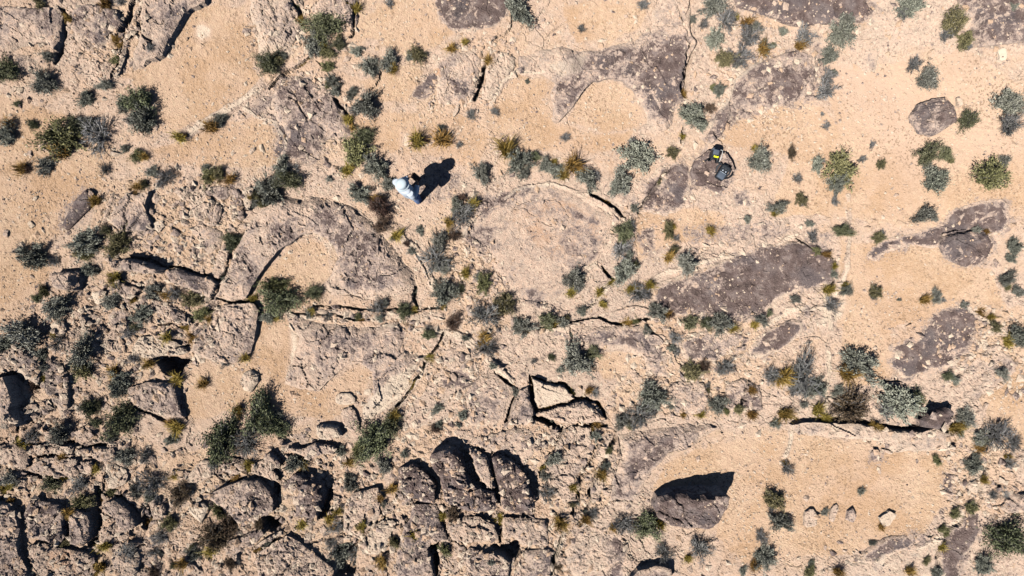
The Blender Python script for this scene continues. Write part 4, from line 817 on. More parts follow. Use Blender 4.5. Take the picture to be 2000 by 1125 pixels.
def make_dead(seed):
    rr = np.random.default_rng(seed); rad = crown_radius(seed); fol = LB(); wood = LB(); dry = LB()
    for i in range(70):
        az = rr.random() * 6.283; el = .25 + 1.15 * rr.random() ** .8; R0 = rad(az) * (.6 + .5 * rr.random())
        e = np.array([math.sin(el) * math.cos(az), math.sin(el) * math.sin(az), .12 + math.cos(el) * .75]) * R0
        mid_ = e * .5 + rr.normal(0, .07, 3); tone = rr.random() ** 1.3
        wood.twig([np.array([rr.normal(0, .06), rr.normal(0, .06), -.1]), mid_, e], .026, .012, tone)
        for k in range(6):
            t = .35 + .6 * rr.random(); p = mid_ * (1 - t) + e * t
            q = p + unit(unit(e) + rr.normal(0, .8, 3)) * (.16 + .22 * rr.random()) * np.array([1, 1, .7])
            wood.twig([p, (p + q) / 2 + rr.normal(0, .025, 3), q], .013, .006, min(1, tone * .7 + .35 * rr.random()))
        if rr.random() < .6:
            for k in range(6):
                q = e * (.6 + .4 * rr.random()) + rr.normal(0, .08, 3); ld = unit(rr.normal(0, 1, 3))
                dry.leaf(q, ld, unit(np.cross(ld, rr.normal(0, 1, 3))), .09, .032, .25 * rr.random())
    return fol, wood, dry
def make_grass(seed):
    rr = np.random.default_rng(seed); rad = crown_radius(seed); fol = LB()
    for i in range(230):
        az = rr.random() * 6.283; lean = .15 + .95 * rr.random(); L_ = rad(az) * (.7 + .45 * rr.random())
        h_ = np.array([math.cos(az), math.sin(az), 0]); b0 = np.array([rr.normal(0, .17), rr.normal(0, .17), -.05])
        pts = [b0 + h_ * math.sin(lean * t) * L_ * t + np.array([0, 0, math.cos(lean * t * 1.15) * L_ * t * .95]) for t in (0, .4, .75, 1.0)]
        fol.blade(pts, .022 + .016 * rr.random(), np.array([-math.sin(az), math.cos(az), 0]), rr.random() if i > 60 else .2 * rr.random())
    return fol, None
NVAR = 5
PROTO = {}
for t in 'gospb':
    PROTO[t] = []
    for k in range(NVAR):
        f, w = make_leafy(t, 100 + ord(t) * 10 + k)
        PROTO[t].append((f.mesh('foliage', ML[t]), w.mesh('stems', ML['w'])))
PROTO['d'] = []; PROTO['y'] = []
for k in range(NVAR):
    f, w, dy = make_dead(900 + k); PROTO['d'].append((w.mesh('branches', ML['d']), dy.mesh('dry_leaves', ML['s'])))
    f, w = make_grass(950 + k); PROTO['y'].append((f.mesh('grass_tuft', ML['y']), None))
HT = {'g': 1.75, 'o': 1.65, 's': 1.6, 'p': 1.4, 'd': 1.35, 'y': 1.6, 'b': 1.65}
NAMES = {'g': 'green_shrub', 'o': 'olive_shrub', 's': 'sage_shrub', 'p': 'pale_sage_shrub', 'd': 'dead_shrub', 'y': 'grass_tuft', 'b': 'brown_shrub'}
LOOK = {'g': 'dark green shrub', 'o': 'olive green shrub', 's': 'grey green shrub', 'p': 'pale green shrub', 'd': 'grey twiggy shrub', 'y': 'golden grass tuft', 'b': 'brown shrub'}
CATS = {k: ('grass tuft' if k == 'y' else 'shrub') for k in NAMES}
LANDMARKS = [('the standing person', 795, 368), ('the yellow patched pack', 1395, 303), ('the tall shadowed boulder', 1345, 1000), ('the round purple boulder', 1898, 485), ('the upper right boulder', 1835, 225),
 ('the dark oblong rock', 147, 410), ('the pale triangular slab', 1082, 772), ('the three big boulders', 905, 945), ('the dark lens outcrop', 1450, 552), ('the dark oval stain', 1840, 665), ('the row of small stones', 1655, 1010),
 ('the two lobed grey slab', 700, 510), ('the sand bay slab', 660, 690), ('the white sand spot', 397, 62), ('the top left crack', 124, 75), ('the black pit', 335, 714), ('the bottom left corner', 0, 1125), ('the bottom right corner', 2000, 1125), ('the top right corner', 2000, 0),
 ('the top left corner', 0, 0), ('the bottom edge middle', 1000, 1125), ('the top edge middle', 1000, 0), ('the top edge slab', 1575, 15), ('the flaked dark slab', 1500, 165), ('the purple blocky outcrop', 605, 235), ('the central rock floor', 1050, 480), ('the long shadowed ledge', 1690, 840),
 ('the curved sand hollow', 1180, 205), ('the grey curved slab', 1255, 905), ('the blue grey wedge stain', 835, 170), ('the left edge gap', 28, 785), ('the mottled grey block', 440, 650), ('the dark cube boulder', 595, 975), ('the pale cracked slab', 250, 415), ('the grey rock arch', 1210, 665),
 ('the reddish cracked block', 1455, 775), ('the dark brown boulder', 1838, 822), ('the streaked purple block', 300, 785), ('the bottom left gap', 188, 1010), ('the black lens shadow', 270, 512), ('the right edge middle', 2000, 590), ('the central diagonal crack', 820, 725), ('the reddish rock patch', 1695, 118)]
ORD = [w + ' nearest' for w in 'x second third fourth fifth sixth seventh eighth ninth tenth eleventh twelfth thirteenth fourteenth fifteenth sixteenth'.split()]
def direction(dx, dy):
    a = math.degrees(math.atan2(-dy, dx)) % 360
    return ['right of', 'above and right of', 'above', 'above and left of', 'left of', 'below and left of', 'below', 'below and right of'][int((a + 22.5) // 45) % 8]
def unique_label(look, x, y, peers):
    """peers: all (x, y) of the things that share this look; the rank by distance makes the label single out one"""
    best = None
    for nm, lx, ly in LANDMARKS:
        d = math.hypot(x - lx, y - ly)
        rank = sum(1 for (a, b) in peers if math.hypot(a - lx, b - ly) < d - 1e-6)
        if rank < len(ORD):
            s_ = rank * 60 + d
            if best is None or s_ < best[0]: best = (s_, rank, nm, lx, ly)
    if best is None: return None
    _, rank, nm, lx, ly = best
    dd = direction(x - lx, y - ly)
    return f"{'nearest ' if rank == 0 else ''}{look} {dd} {nm}" + ("" if rank == 0 else f", {ORD[rank]} one")
def size_word(r): return 'tiny' if r < 10 else 'small' if r < 16 else 'medium' if r < 25 else 'large'
rs = random.Random(5)
# smaller companions that grow against the bigger plants, and scrub along the cracks
EXTRA = []
for (t, x, y, r) in SHRUBS:
    if r >= 13 and rs.random() < .55:
        a_ = rs.uniform(0, 6.283); q_ = r * rs.uniform(.75, 1.05)
        EXTRA.append((rs.choice({'g': 'sdoy', 'o': 'syd', 's': 'dyos', 'p': 'dsp', 'd': 'syd', 'y': 'dsb', 'b': 'dy'}[t]), x + q_ * math.cos(a_), y + q_ * math.sin(a_), r * rs.uniform(.38, .6)))
for s_, w_, d_ in CR:
    for rep in range(2):
        if d_ < .12 or rs.random() > .75: continue
        p_ = V(s_); k_ = rs.randrange(len(p_) - 1); f_ = rs.random()
        x_ = p_[k_][0] * (1 - f_) + p_[k_ + 1][0] * f_; y_ = p_[k_][1] * (1 - f_) + p_[k_ + 1][1] * f_
        EXTRA.append((rs.choice('yyyysdo'), x_ + rs.uniform(-4, 4), y_ + rs.uniform(-4, 4), rs.uniform(6, 11)))
SHRUBS += [e_ for e_ in EXTRA if 0 < e_[1] < 2000 and 0 < e_[2] < 1125 and math.hypot(e_[1] - 808, e_[2] - 384) > 60 and math.hypot(e_[1] - 1403, e_[2] - 325) > 60]
looks = [(size_word(r) + ' ' + LOOK[t]) for t, x, y, r in SHRUBS]
seen_labels = set()
for i, (t, x, y, r) in enumerate(SHRUBS):
    var = rs.randrange(NVAR)
    fol, wood = PROTO[t][var][:2]
    rad_m = r * S * (1.16 if t not in 'y' else 1.55)
    hz = HT[t] * (1.0 if r < 30 else .88)
    gz0 = float(bil(SURF, x, y))
    gu_, gv_ = gpx(x - r * .06, y + r * .06, max(0, gz0) + rad_m * .55)
    gz = float(np.median(bil(SURF, gu_ + np.array([-.25, 0, .25, 0, 0]) * r, gv_ + np.array([0, .25, 0, -.25, 0]) * r)))
    peers = [(s2[1], s2[2]) for s2, l2 in zip(SHRUBS, looks) if l2 == looks[i]]
    lab = unique_label(looks[i], x, y, peers)
    if wood is None:
        o = bpy.data.objects.new(NAMES[t], fol); COL.objects.link(o)
    else:
        o = bpy.data.objects.new(NAMES[t], None); COL.objects.link(o); o.empty_display_size = .1
        for nm, me in [(m_.name.split('.')[0], m_) for m_ in PROTO[t][var]]:
            ch = bpy.data.objects.new(nm, me); COL.objects.link(ch); ch.parent = o
    o.location = (wx(gu_), wy(gv_), gz + (0.005 if wood is None else 0))
    o.rotation_euler = (rs.uniform(-.1, .1), rs.uniform(-.1, .1), rs.uniform(0, 6.283))
    k = rs.uniform(.78, 1.25)
    o.scale = (rad_m * k, rad_m / k, rad_m * hz)
    tag(o, lab, CATS[t], 'golden grass tufts' if t == 'y' else LOOK[t] + 's')

# ------------------------------------------------------------------ loose stones
STONE_ME = []
for k in range(10):
    rr = np.random.default_rng(300 + k)
    bm = bmesh.new()
    sc3 = np.array([1, .6 + .35 * rr.random(), .35 + .3 * rr.random()])
    for p in rr.normal(0, 1, (16, 3)):
        q = p / np.linalg.norm(p) * (.8 + .25 * rr.random()) * sc3
        q[2] = max(q[2], -.25)
        bm.verts.new(q)
    res = bmesh.ops.convex_hull(bm, input=bm.verts)
    bmesh.ops.delete(bm, geom=[e for e in res['geom_interior'] if isinstance(e, bmesh.types.BMVert)], context='VERTS')
    bmesh.ops.bevel(bm, geom=bm.edges[:], offset=.05, segments=1, affect='EDGES')
    me = bpy.data.meshes.new('stone'); bm.to_mesh(me); bm.free(); me.materials.append(M_STONE); STONE_ME.append(me)
# traced stones: x, y, half length px
TS = """303,247,9 38,205,10 90,292,8 225,300,14 30,490,9 12,455,11 68,388,8 60,440,9 150,612,9 190,600,8 46,602,8 745,209,6 493,295,9 512,290,11 555,312,8 640,322,9 652,330,11
858,739,8 869,738,8 886,737,11 911,722,9 880,683,10 904,697,11 921,715,7 943,570,14 930,548,9 920,520,8 957,505,7 965,588,12 1002,629,10 975,608,9 935,592,8 1135,502,7 1112,470,5 1138,500,6 1085,430,5 1060,395,5 1265,60,7 1268,40,6 1060,40,6
540,1010,9 415,1060,9 330,1075,10 300,1020,7 290,1100,9 385,1105,9 240,1010,8 160,1080,9 120,975,8 225,960,9 262,900,9 250,870,8 300,925,8 375,860,10 368,870,9 637,912,9 625,925,13 735,915,12 700,900,8 655,950,9 590,960,8 640,1055,10 715,925,9 770,1010,8 800,1000,6
1385,370,10 1366,325,6 1380,340,8 1430,375,6 1465,340,6 1300,345,8 1255,380,6 1540,250,5 1640,200,5 1700,500,5 1595,375,5 1675,780,8 1924,793,10 1950,820,6 1715,916,6 1717,922,7 1640,1060,7 1628,1080,8 1650,1075,6 1612,1070,6 1560,1090,6 1790,900,6 1850,895,7 1880,905,8 1868,920,8 1900,930,7 1890,945,9 1842,1012,5 1870,1032,5
1135,820,9 1095,850,9 1120,870,8 1150,880,7 1080,860,10 1060,870,9 1140,900,8 1100,910,9 1175,880,6 1130,795,7 1110,805,7 1085,810,6 1160,815,7 1185,760,7 1200,770,6 1335,770,9 1400,760,8 1410,745,8 1500,780,8 1520,770,7 1310,760,7 1225,640,6 1175,640,6 1200,660,5 1120,700,6 1080,560,6 1100,540,5 975,620,8 1048,650,7
20,225,6 60,300,8 120,175,7 40,178,10 30,175,9 140,145,5 150,130,6 250,255,6 365,210,5 470,220,5 480,205,6 135,455,6 320,400,6 335,440,7 345,470,6 330,480,6 360,450,5 300,470,8 285,480,9 315,490,8 270,470,6 350,510,7 395,530,6 60,540,6 70,560,5 130,590,6 175,610,7 190,625,6 150,600,5 225,585,8 205,560,7 300,640,8 320,640,7 350,655,7 340,610,8 365,600,7 310,600,7 120,690,7 190,700,7 200,715,7 190,735,6 215,700,8 265,720,7 275,730,7 240,710,6 300,745,6 315,755,6 150,760,8 190,745,7 165,770,7 140,780,7 205,780,7 215,800,8 160,830,8 145,840,7 175,850,8 200,870,7 265,840,8 290,830,8 310,850,8 275,860,7 320,880,8 350,850,8 350,880,7 320,905,7 400,870,8"""
TSL = []
for t in TS.split():
    a, b_, c_ = t.split(','); TSL.append((float(a), float(b_), float(c_)))
def stone_look(r): return ('small angular stone', 'angular stone', 'chunky angular stone')[0 if r < 7 else 1 if r < 9.5 else 2]
sl = [stone_look(r) for _, _, r in TSL]
for i, (x, y, r) in enumerate(TSL):
    z0 = float(bil(SURF, x, y)); u_, v_ = gpx(x, y, max(0, z0))
    o = bpy.data.objects.new('stone', STONE_ME[i % 10]); COL.objects.link(o)
    z0 = float(bil(SURF, u_, v_))
    o.location = (wx(u_), wy(v_), z0 + r * S * .12)
    o.rotation_euler = (rs.uniform(-.2, .2), rs.uniform(-.2, .2), rs.uniform(0, 6.3)); q = r * S * rs.uniform(.9, 1.15); o.scale = (q, q * rs.uniform(.7, 1), q * rs.uniform(.8, 1.2))
    tag(o, unique_label(sl[i], x, y, [(a, b_) for (a, b_, c_), l in zip(TSL, sl) if l == sl[i]]) or 'loose angular stone among the jumbled rocks', 'stone', 'loose stones')
# rubble and gravel too small to pick apart
def scatter(name, n, smin, smax, weight, seed, label):
    rr = np.random.default_rng(seed)
    u = rr.uniform(-100, 2100, n * 6); v = rr.uniform(-80, 1205, n * 6)
    w = bil(weight, u, v)
    ok = (rr.random(n * 6) < w); u = u[ok][:n]; v = v[ok][:n]; n = len(u)
    z = bil(SURF, u, v); cv = bil(CARVE, u, v); 
    base = np.array([(1, 0, 0), (-1, 0, 0), (0, 1, 0), (0, -1, 0), (.1, .1, 1), (0, 0, -.5)], float)
    tri = np.array([(0, 2, 4), (2, 1, 4), (1, 3, 4), (3, 0, 4), (2, 0, 5), (1, 2, 5), (3, 1, 5), (0, 3, 5)])
    pts = base[None] * (1 + rr.normal(0, .22, (n, 6, 1))) + rr.normal(0, .15, (n, 6, 3))
    s_ = (smin + (smax - smin) * rr.random(n) ** 2.2) * S
    pts[:, :, 1] *= rr.uniform(.5, 1, (n, 1)); pts[:, :, 2] *= rr.uniform(.4, .9, (n, 1))
    a = rr.uniform(0, 6.283, n); ca, sa = np.cos(a)[:, None], np.sin(a)[:, None]
    X = (pts[:, :, 0] * ca - pts[:, :, 1] * sa) * s_[:, None] + wx(u)[:, None]
    Y = (pts[:, :, 0] * sa + pts[:, :, 1] * ca) * s_[:, None] + wy(v)[:, None]
    Z = pts[:, :, 2] * s_[:, None] + (z + s_ * .15)[:, None]
    co = np.stack([X, Y, Z], -1).reshape(-1, 3)
    Fc = (tri[None] + (np.arange(n) * 6)[:, None, None]).reshape(-1, 3)
    tone = rr.random(n)
    Am = np.stack([np.where(tone > .84, .5, .05), np.where(tone < .4, .75, .3), np.where((tone > .4) & (tone < .7), .8, 0.0), tone * .3], 1)
    o = mesh_np(name, co, Fc, M_TER, {'mat': ('FLOAT_COLOR', np.repeat(Am, 6, 0))}, smooth=False)
    tag(o, label, name.replace('_', ' '), kind='stuff')
Wg = np.clip(.25 + .6 * (fbm(UU, VV, 120, 3, 60) + .25), .05, 1) * (1 - .55 * (SINK > .02))
scatter('gravel', 26000, 1.0, 3.6, Wg, 70, 'fine loose gravel strewn over the sand and rock')
Wr = np.clip(L_RUB * .9 + .12 * (1 - L_SP) + .5 * np.clip(fbm(UU, VV, 90, 3, 61) - .3, 0, 1), 0, 1) * (1 - .8 * (SINK > .02) * (1 - .8 * (UU < 1060) * (VV > 580)))
scatter('rock_rubble', 9500, 2.2, 9, Wr, 71, 'broken rock rubble between the slabs and blocks')
# ------------------------------------------------------------------ person
def tube_bm(bm, pts, rads, n=14, cap=True):
    """tapered tube; rads: r or (rx, ry)"""
    rings = []
    k = len(pts)
    up = Vector((0, 1, 0))
    for i, p in enumerate(pts):
        p = Vector(p)
        d = (Vector(pts[min(i + 1, k - 1)]) - Vector(pts[max(i - 1, 0)])).normalized()
        a = d.cross(up)
        if a.length < .1: a = d.cross(Vector((1, 0, 0)))
        a.normalize(); b = a.cross(d).normalized()
        r = rads[i]; rx, ry = (r, r) if not isinstance(r, tuple) else r
        rings.append([bm.verts.new(p + a * math.cos(6.2832 * t / n) * rx + b * math.sin(6.2832 * t / n) * ry) for t in range(n)])
    for i in range(k - 1):
        for t in range(n):
            bm.faces.new((rings[i][t], rings[i][(t + 1) % n], rings[i + 1][(t + 1) % n], rings[i + 1][t]))
    if cap:
        bm.faces.new(rings[0][::-1]); bm.faces.new(rings[-1])
def ball_bm(bm, c, r, sub=2):
    g = bmesh.ops.create_icosphere(bm, subdivisions=sub, radius=1.0)
    for v in g['verts']: v.co = Vector((v.co.x * r[0], v.co.y * r[1], v.co.z * r[2])) + Vector(c)
def fuse(name, bm, mat, voxel, parent, smooth=4):
    """union of the pieces as one continuous skin"""
    bmesh.ops.recalc_face_normals(bm, faces=bm.faces)
    me = bpy.data.meshes.new(name + '_raw'); bm.to_mesh(me); bm.free()
    tmp = bpy.data.objects.new(name + '_raw', me); COL.objects.link(tmp)
    md = tmp.modifiers.new('r', 'REMESH'); md.mode = 'VOXEL'; md.voxel_size = voxel
    if smooth:
        s2 = tmp.modifiers.new('s', 'SMOOTH'); s2.iterations = smooth; s2.factor = .5
    dg = bpy.context.evaluated_depsgraph_get(); dg.update()
    out = bpy.data.meshes.new_from_object(tmp.evaluated_get(dg))
    bpy.data.objects.remove(tmp); bpy.data.meshes.remove(me)
    out.name = name; out.materials.clear(); out.materials.append(mat)
    out.polygons.foreach_set('use_smooth', np.ones(len(out.polygons), bool))
    o = bpy.data.objects.new(name, out); COL.objects.link(o); o.parent = parent
    return o
def bm_obj(name, bm, mat, parent=None, smooth=True):
    bmesh.ops.recalc_face_normals(bm, faces=bm.faces)
    me = bpy.data.meshes.new(name); bm.to_mesh(me); bm.free(); me.materials.append(mat)
    me.polygons.foreach_set('use_smooth', np.full(len(me.polygons), smooth))
    o = bpy.data.objects.new(name, me); COL.objects.link(o)
    if parent: o.parent = parent
    return o
def rbox_bm(bm, size, loc=(0, 0, 0), bev=.02, seg=3, rot=None, taper=0.0):
    g = bmesh.ops.create_cube(bm, size=1.0)
    vs_ = g['verts']
    for v in vs_:
        f = 1 - taper * (v.co.z + .5)
        v.co = Vector((v.co.x * size[0] * f, v.co.y * size[1] * f, v.co.z * size[2]))
    es = list({e for v in vs_ for e in v.link_edges})
    r = bmesh.ops.bevel(bm, geom=es, offset=bev, segments=seg, affect='EDGES', profile=.5)
    nv = {v for f in r['faces'] for v in f.verts} | {v for v in vs_ if v.is_valid}
    M_ = Matrix.Translation(Vector(loc)) @ (rot.to_4x4() if rot else Matrix.Identity(4))
    for v in nv: v.co = M_ @ v.co

M_SKIN = plain('skin', (.30, .17, .11), .55, .3, .1, 40)
M_SHIRT = plain('pale_blue_cloth', (.56, .60, .66), .85, .1, .06, 18, .25)
M_TROUS = plain('light_blue_denim', (.15, .21, .37), .9, .1, .15, 30, .3)
M_HAT = plain('white_hat_cloth', (.50, .57, .60), .9, .1, .04, 25, .15)
M_SHOE = plain('grey_brown_shoe', (.20, .12, .10), .7, .3, .2, 40)
M_SOLE = plain('pale_shoe_sole', (.55, .52, .48), .8, .2)
M_HAIR = plain('grey_hair', (.12, .10, .09), .7, .2, .2, 60)
M_DARK = plain('dark_brown_leather', (.045, .02, .014), .6, .3, .2, 40)
fx, fy = 808.0, 384.0
pz = float(bil(SURF, fx, fy))
person = bpy.data.objects.new('person', None); COL.objects.link(person)
person.location = (wx(fx), wy(fy), pz)
person.rotation_euler = (0, 0, math.atan2(TY, TX) - math.pi / 2 + .12)
tag(person, 'person in a white brimmed hat, pale shirt and blue trousers standing on the sand', 'person')
LEG = {}; ARM = {}
for s in (-1, 1):
    LEG[s] = [(s * .09, 0, .93), (s * .115, .015, .70), (s * .13, .03, .50), (s * .14, .005, .30), (s * .15, 0, .09)]
    ARM[s] = [(s * .17, -.01, 1.41), (s * .215, -.02, 1.30), (s * .222, -.03, 1.13), (s * .18, .10, 1.08), (s * .12, .22, 1.12)]
TOR = [(0, 0, .86), (0, 0, .96), (0, -.005, 1.08), (0, 0, 1.22), (0, -.005, 1.34), (0, -.01, 1.43), (0, 0, 1.50)]
bm = bmesh.new()
tube_bm(bm, TOR, [(.13, .09), (.165, .115), (.14, .105), (.16, .115), (.175, .115), (.15, .09), (.06, .06)], 18)
tube_bm(bm, [(0, 0, 1.46), (0, .015, 1.56)], [.06, .058])
ball_bm(bm, (0, .025, 1.645), (.076, .098, .118), 3)
ball_bm(bm, (0, .055, 1.585), (.055, .06, .055))
ball_bm(bm, (0, .125, 1.635), (.016, .022, .026))           # nose
for s in (-1, 1):
    ball_bm(bm, (s * .078, .015, 1.64), (.014, .024, .034))  # ears
    ball_bm(bm, (s * .032, .108, 1.655), (.018, .012, .012))
    tube_bm(bm, LEG[s], [.095, .085, .062, .058, .042])
    tube_bm(bm, ARM[s], [.050, .046, .036, .036, .030])
    # hand: palm, four fingers curled round the held thing, thumb from the side of the palm
    w = Vector(ARM[s][-1])
    tube_bm(bm, [w, w + Vector((-s * .035, .04, .004)), w + Vector((-s * .06, .075, .004))], [(.028, .022), (.042, .017), (.040, .015)])
    for q, ln in enumerate((.062, .072, .068, .052)):
        b0 = w + Vector((-s * .06, .075, .004)) + Vector((s * .020, .012, 0)) * (1.5 - q) * 1.0
        d1 = Vector((-s * .55, .75, -.15)).normalized(); d2 = Vector((-s * .85, .2, -.5)).normalized()
        tube_bm(bm, [b0 - d1 * .01, b0 + d1 * ln * .5, b0 + d1 * ln * .5 + d2 * ln * .5], [.0095, .009, .0075], 8)
    t0 = w + Vector((-s * .03, .03, .012))
    tube_bm(bm, [t0, t0 + Vector((-s * .03, .012, .022)), t0 + Vector((-s * .055, .035, .026))], [.012, .011, .009], 8)
fuse('body', bm, M_SKIN, .007, person, 3)
bm = bmesh.new()
for s in (-1, 1): ball_bm(bm, (s * .032, .121, 1.655), (.010, .006, .006))
bm_obj('eyes', bm, M_HAIR, person)
bm = bmesh.new(); ball_bm(bm, (0, .122, 1.598), (.022, .008, .006)); bm_obj('mouth', bm, M_DARK, person)
bm = bmesh.new(); ball_bm(bm, (0, .0, 1.665), (.084, .096, .108), 3)
bmesh.ops.delete(bm, geom=[v for v in bm.verts if v.co.y > .06 or v.co.z < 1.60], context='VERTS'); bm_obj('hair', bm, M_HAIR, person)
bm = bmesh.new()
tube_bm(bm, [(0, 0, .84), (0, 0, .96), (0, -.005, 1.08), (0, 0, 1.22), (0, -.005, 1.34), (0, -.01, 1.44), (0, 0, 1.485)], [(.18, .14), (.18, .14), (.165, .135), (.178, .14), (.188, .135), (.16, .105), (.075, .075)], 18)
for s in (-1, 1): tube_bm(bm, ARM[s][:5], [.070, .070, .070, .064, .050])
fuse('shirt', bm, M_SHIRT, .012, person, 2)
bm = bmesh.new()
tube_bm(bm, [(0, 0, .82), (0, 0, .97)], [(.16, .115), (.172, .125)], 18)
for s in (-1, 1): tube_bm(bm, LEG[s], [.11, .102, .086, .084, .078])
fuse('trousers', bm, M_TROUS, .012, person, 2)
for s in (-1, 1):
    bm = bmesh.new()
    tube_bm(bm, [(s * .15, -.075, .05), (s * .15, 0, .06), (s * .155, .08, .05), (s * .165, .16, .035), (s * .168, .19, .03)], [(.036, .04), (.045, .055), (.048, .042), (.044, .03), (.02, .018)], 14)
    tube_bm(bm, [(s * .15, -.01, .04), (s * .15, -.005, .13)], [.05, .05], 14)
    sh = bm_obj('shoe', bm, M_SHOE, person)
    bm = bmesh.new(); rbox_bm(bm, (.098, .29, .024), (s * .157, .055, .010), .011, 2); bm_obj('sole', bm, M_SOLE, sh)
# hat: domed crown and drooping brim, turned on a lathe, with a band
def lathe(prof, n=40):
    bm = bmesh.new(); rings = []
    for r, z in prof: rings.append([bm.verts.new((r * math.cos(6.2832 * t / n), r * math.sin(6.2832 * t / n) * 1.1, z + (.008 * math.sin(12.566 * t / n) if r > .13 else 0))) for t in range(n)])
    for i in range(len(prof) - 1):
        for t in range(n): bm.faces.new((rings[i][t], rings[i][(t + 1) % n], rings[i + 1][(t + 1) % n], rings[i + 1][t]))
    bm.faces.new(rings[-1])
    return bm
hat = bm_obj('hat', lathe([(.094, 1.685), (.126, 1.664), (.134, 1.660), (.133, 1.666), (.124, 1.676), (.104, 1.692), (.102, 1.74), (.095, 1.775), (.075, 1.798), (.04, 1.808), (.008, 1.81)]), M_HAT, person)
hat.location = (0, .02, 0)
bm_obj('hat_band', lathe([(.1045, 1.694), (.1065, 1.698), (.105, 1.722), (.1025, 1.726)]), M_SHIRT, hat)
# dark flat thing held in the hands
held = bpy.data.objects.new('notebook', None); COL.objects.link(held)
held.location = person.matrix_basis @ Vector((0, .31, 1.125)); held.rotation_euler = (math.radians(-12), 0, person.rotation_euler.z)
tag(held, "dark brown flat notebook held in the person's hands", 'notebook')
bm = bmesh.new(); rbox_bm(bm, (.20, .13, .012), (0, 0, .012), .004, 2); bm_obj('cover', bm, M_DARK, held)
bm = bmesh.new(); rbox_bm(bm, (.185, .12, .012), (.003, 0, .0), .002, 1); bm_obj('pages', bm, M_SOLE, held)
# thin stick on the ground by the person
bm = bmesh.new()
tube_bm(bm, [(0, 0, .012), (.07, .03, .02), (.14, .05, .014), (.20, .085, .02)], [.008, .009, .007, .004], 8)
tube_bm(bm, [(.10, .04, .016), (.13, .075, .02)], [.005, .003], 6)
st = bm_obj('stick', bm, M_DARK)
st.location = (wx(790), wy(346), float(bil(SURF, 798, 343)) + .01)
tag(st, 'thin dark stick on the ground just above the person', 'stick')

# ------------------------------------------------------------------ packs
M_BLK = plain('black_nylon', (.022, .026, .032), .6, .4, .3, 60, .4)
M_SLATE = plain('slate_blue_nylon', (.085, .105, .135), .65, .35, .2, 60, .4)
M_LIME = plain('lime_yellow_patch', (.75, .80, .02), .6, .3, .05)
M_WHT = plain('white_cord', (.75, .74, .70), .7, .2)
M_BUCK = plain('grey_buckle', (.45, .50, .56), .3, .6)
def strap(name, pts, w, t, mat, parent):
    bm = bmesh.new(); tube_bm(bm, pts, [(w, t)] * len(pts), 8); return bm_obj(name, bm, mat, parent)
def pack_at(px, py, dz):
    z = float(bil(SURF, px, py)); u_, v_ = gpx(px, py, z + .15); z = float(bil(SURF, u_, v_))
    e = bpy.data.objects.new('backpack', None); COL.objects.link(e); e.location = (wx(u_), wy(v_), max(z, dz)); return e
p1 = pack_at(1396, 302, 0.02); p1.rotation_euler = (0, 0, math.radians(-14))
tag(p1, 'small black pack with a lime yellow patch on the rock', 'backpack', 'packs on the brown rock')
bm = bmesh.new(); rbox_bm(bm, (.205, .20, .27), (0, 0, .135), .062, 4, taper=.12); bm_obj('body', bm, M_BLK, p1)
bm = bmesh.new(); rbox_bm(bm, (.17, .07, .17), (0, .105, .095), .03, 3); pk = bm_obj('front_pocket', bm, M_SLATE, p1)
bm = bmesh.new(); rbox_bm(bm, (.13, .11, .035), (-.02, .02, .272), .016, 3); bm_obj('lid', bm, M_SLATE, p1)
bm = bmesh.new(); rbox_bm(bm, (.105, .045, .02), (.005, -.072, .262), .008, 2, Matrix.Rotation(math.radians(35), 3, 'X')); bm_obj('yellow_patch', bm, M_LIME, p1)
for s in (-1, 1): strap('shoulder_strap', [(s * .05, -.09, .24), (s * .07, -.16, .16), (s * .08, -.15, .05), (s * .07, -.09, .02)], .02, .008, M_BLK, p1)
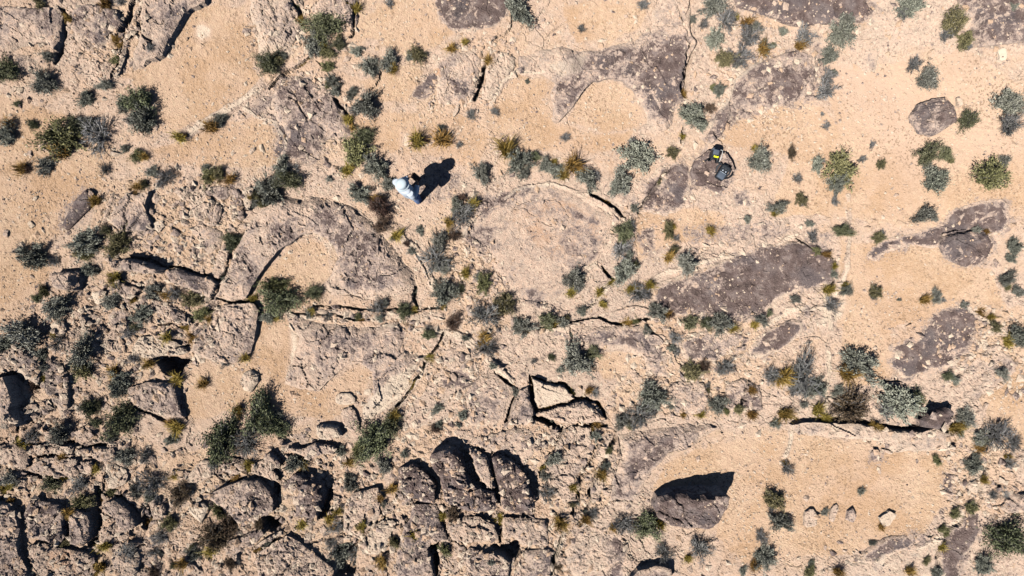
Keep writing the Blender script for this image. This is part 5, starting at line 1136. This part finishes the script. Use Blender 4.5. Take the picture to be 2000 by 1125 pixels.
strap('grab_handle', [(-.03, -.06, .275), (0, -.06, .305), (.03, -.06, .275)], .008, .006, M_BLK, p1)
strap('cord', [(.07, .09, .25), (.12, .11, .20), (.155, .05, .12), (.165, -.05, .05), (.145, -.12, .02)], .006, .006, M_WHT, p1)
strap('hip_belt', [(.09, -.10, .05), (.16, -.14, .03), (.24, -.16, .02), (.30, -.19, .02), (.33, -.26, .01)], .028, .008, M_BLK, p1)
strap('hip_belt', [(-.09, -.10, .05), (-.13, -.15, .03), (-.16, -.17, .015)], .028, .008, M_BLK, p1)
p2 = pack_at(1411, 338, 0.1); p2.rotation_euler = (0, 0, math.radians(-32))
tag(p2, 'dark slate blue pack with black top below the yellow patched pack', 'backpack', 'packs on the brown rock')
bm = bmesh.new(); rbox_bm(bm, (.20, .30, .17), (0, 0, .085), .045, 4); bm_obj('body', bm, M_BLK, p2)
bm = bmesh.new(); rbox_bm(bm, (.175, .155, .06), (0, -.07, .172), .022, 3, taper=.1); pk = bm_obj('front_pocket', bm, M_SLATE, p2)
bm = bmesh.new(); tube_bm(bm, [(-.075, -.01, .203), (0, -.012, .206), (.075, -.01, .203)], [.0045] * 3, 8); bm_obj('zip', bm, M_BUCK, pk)
bm = bmesh.new(); rbox_bm(bm, (.19, .10, .06), (0, .115, .175), .026, 3); bm_obj('top_flap', bm, M_BLK, p2)
for s in (-1, 1):
    bm = bmesh.new(); rbox_bm(bm, (.022, .03, .012), (s * .035, .035, .196), .004, 2); bm_obj('buckle', bm, M_BUCK, p2)
    strap('webbing', [(s * .035, .10, .206), (s * .035, .03, .19), (s * .035, -.02, .206)], .009, .004, M_BLK, p2)
    strap('shoulder_strap', [(s * .07, .14, .10), (s * .13, .19, .06), (s * .15, .08, .03), (s * .11, -.05, .02)], .024, .008, M_BLK, p2)
strap('grab_handle', [(-.03, .155, .17), (0, .19, .185), (.03, .155, .17)], .009, .006, M_BLK, p2)
strap('hip_belt', [(.10, -.08, .04), (.17, -.02, .05), (.21, .08, .03), (.20, .17, .02)], .03, .008, M_BLK, p2)
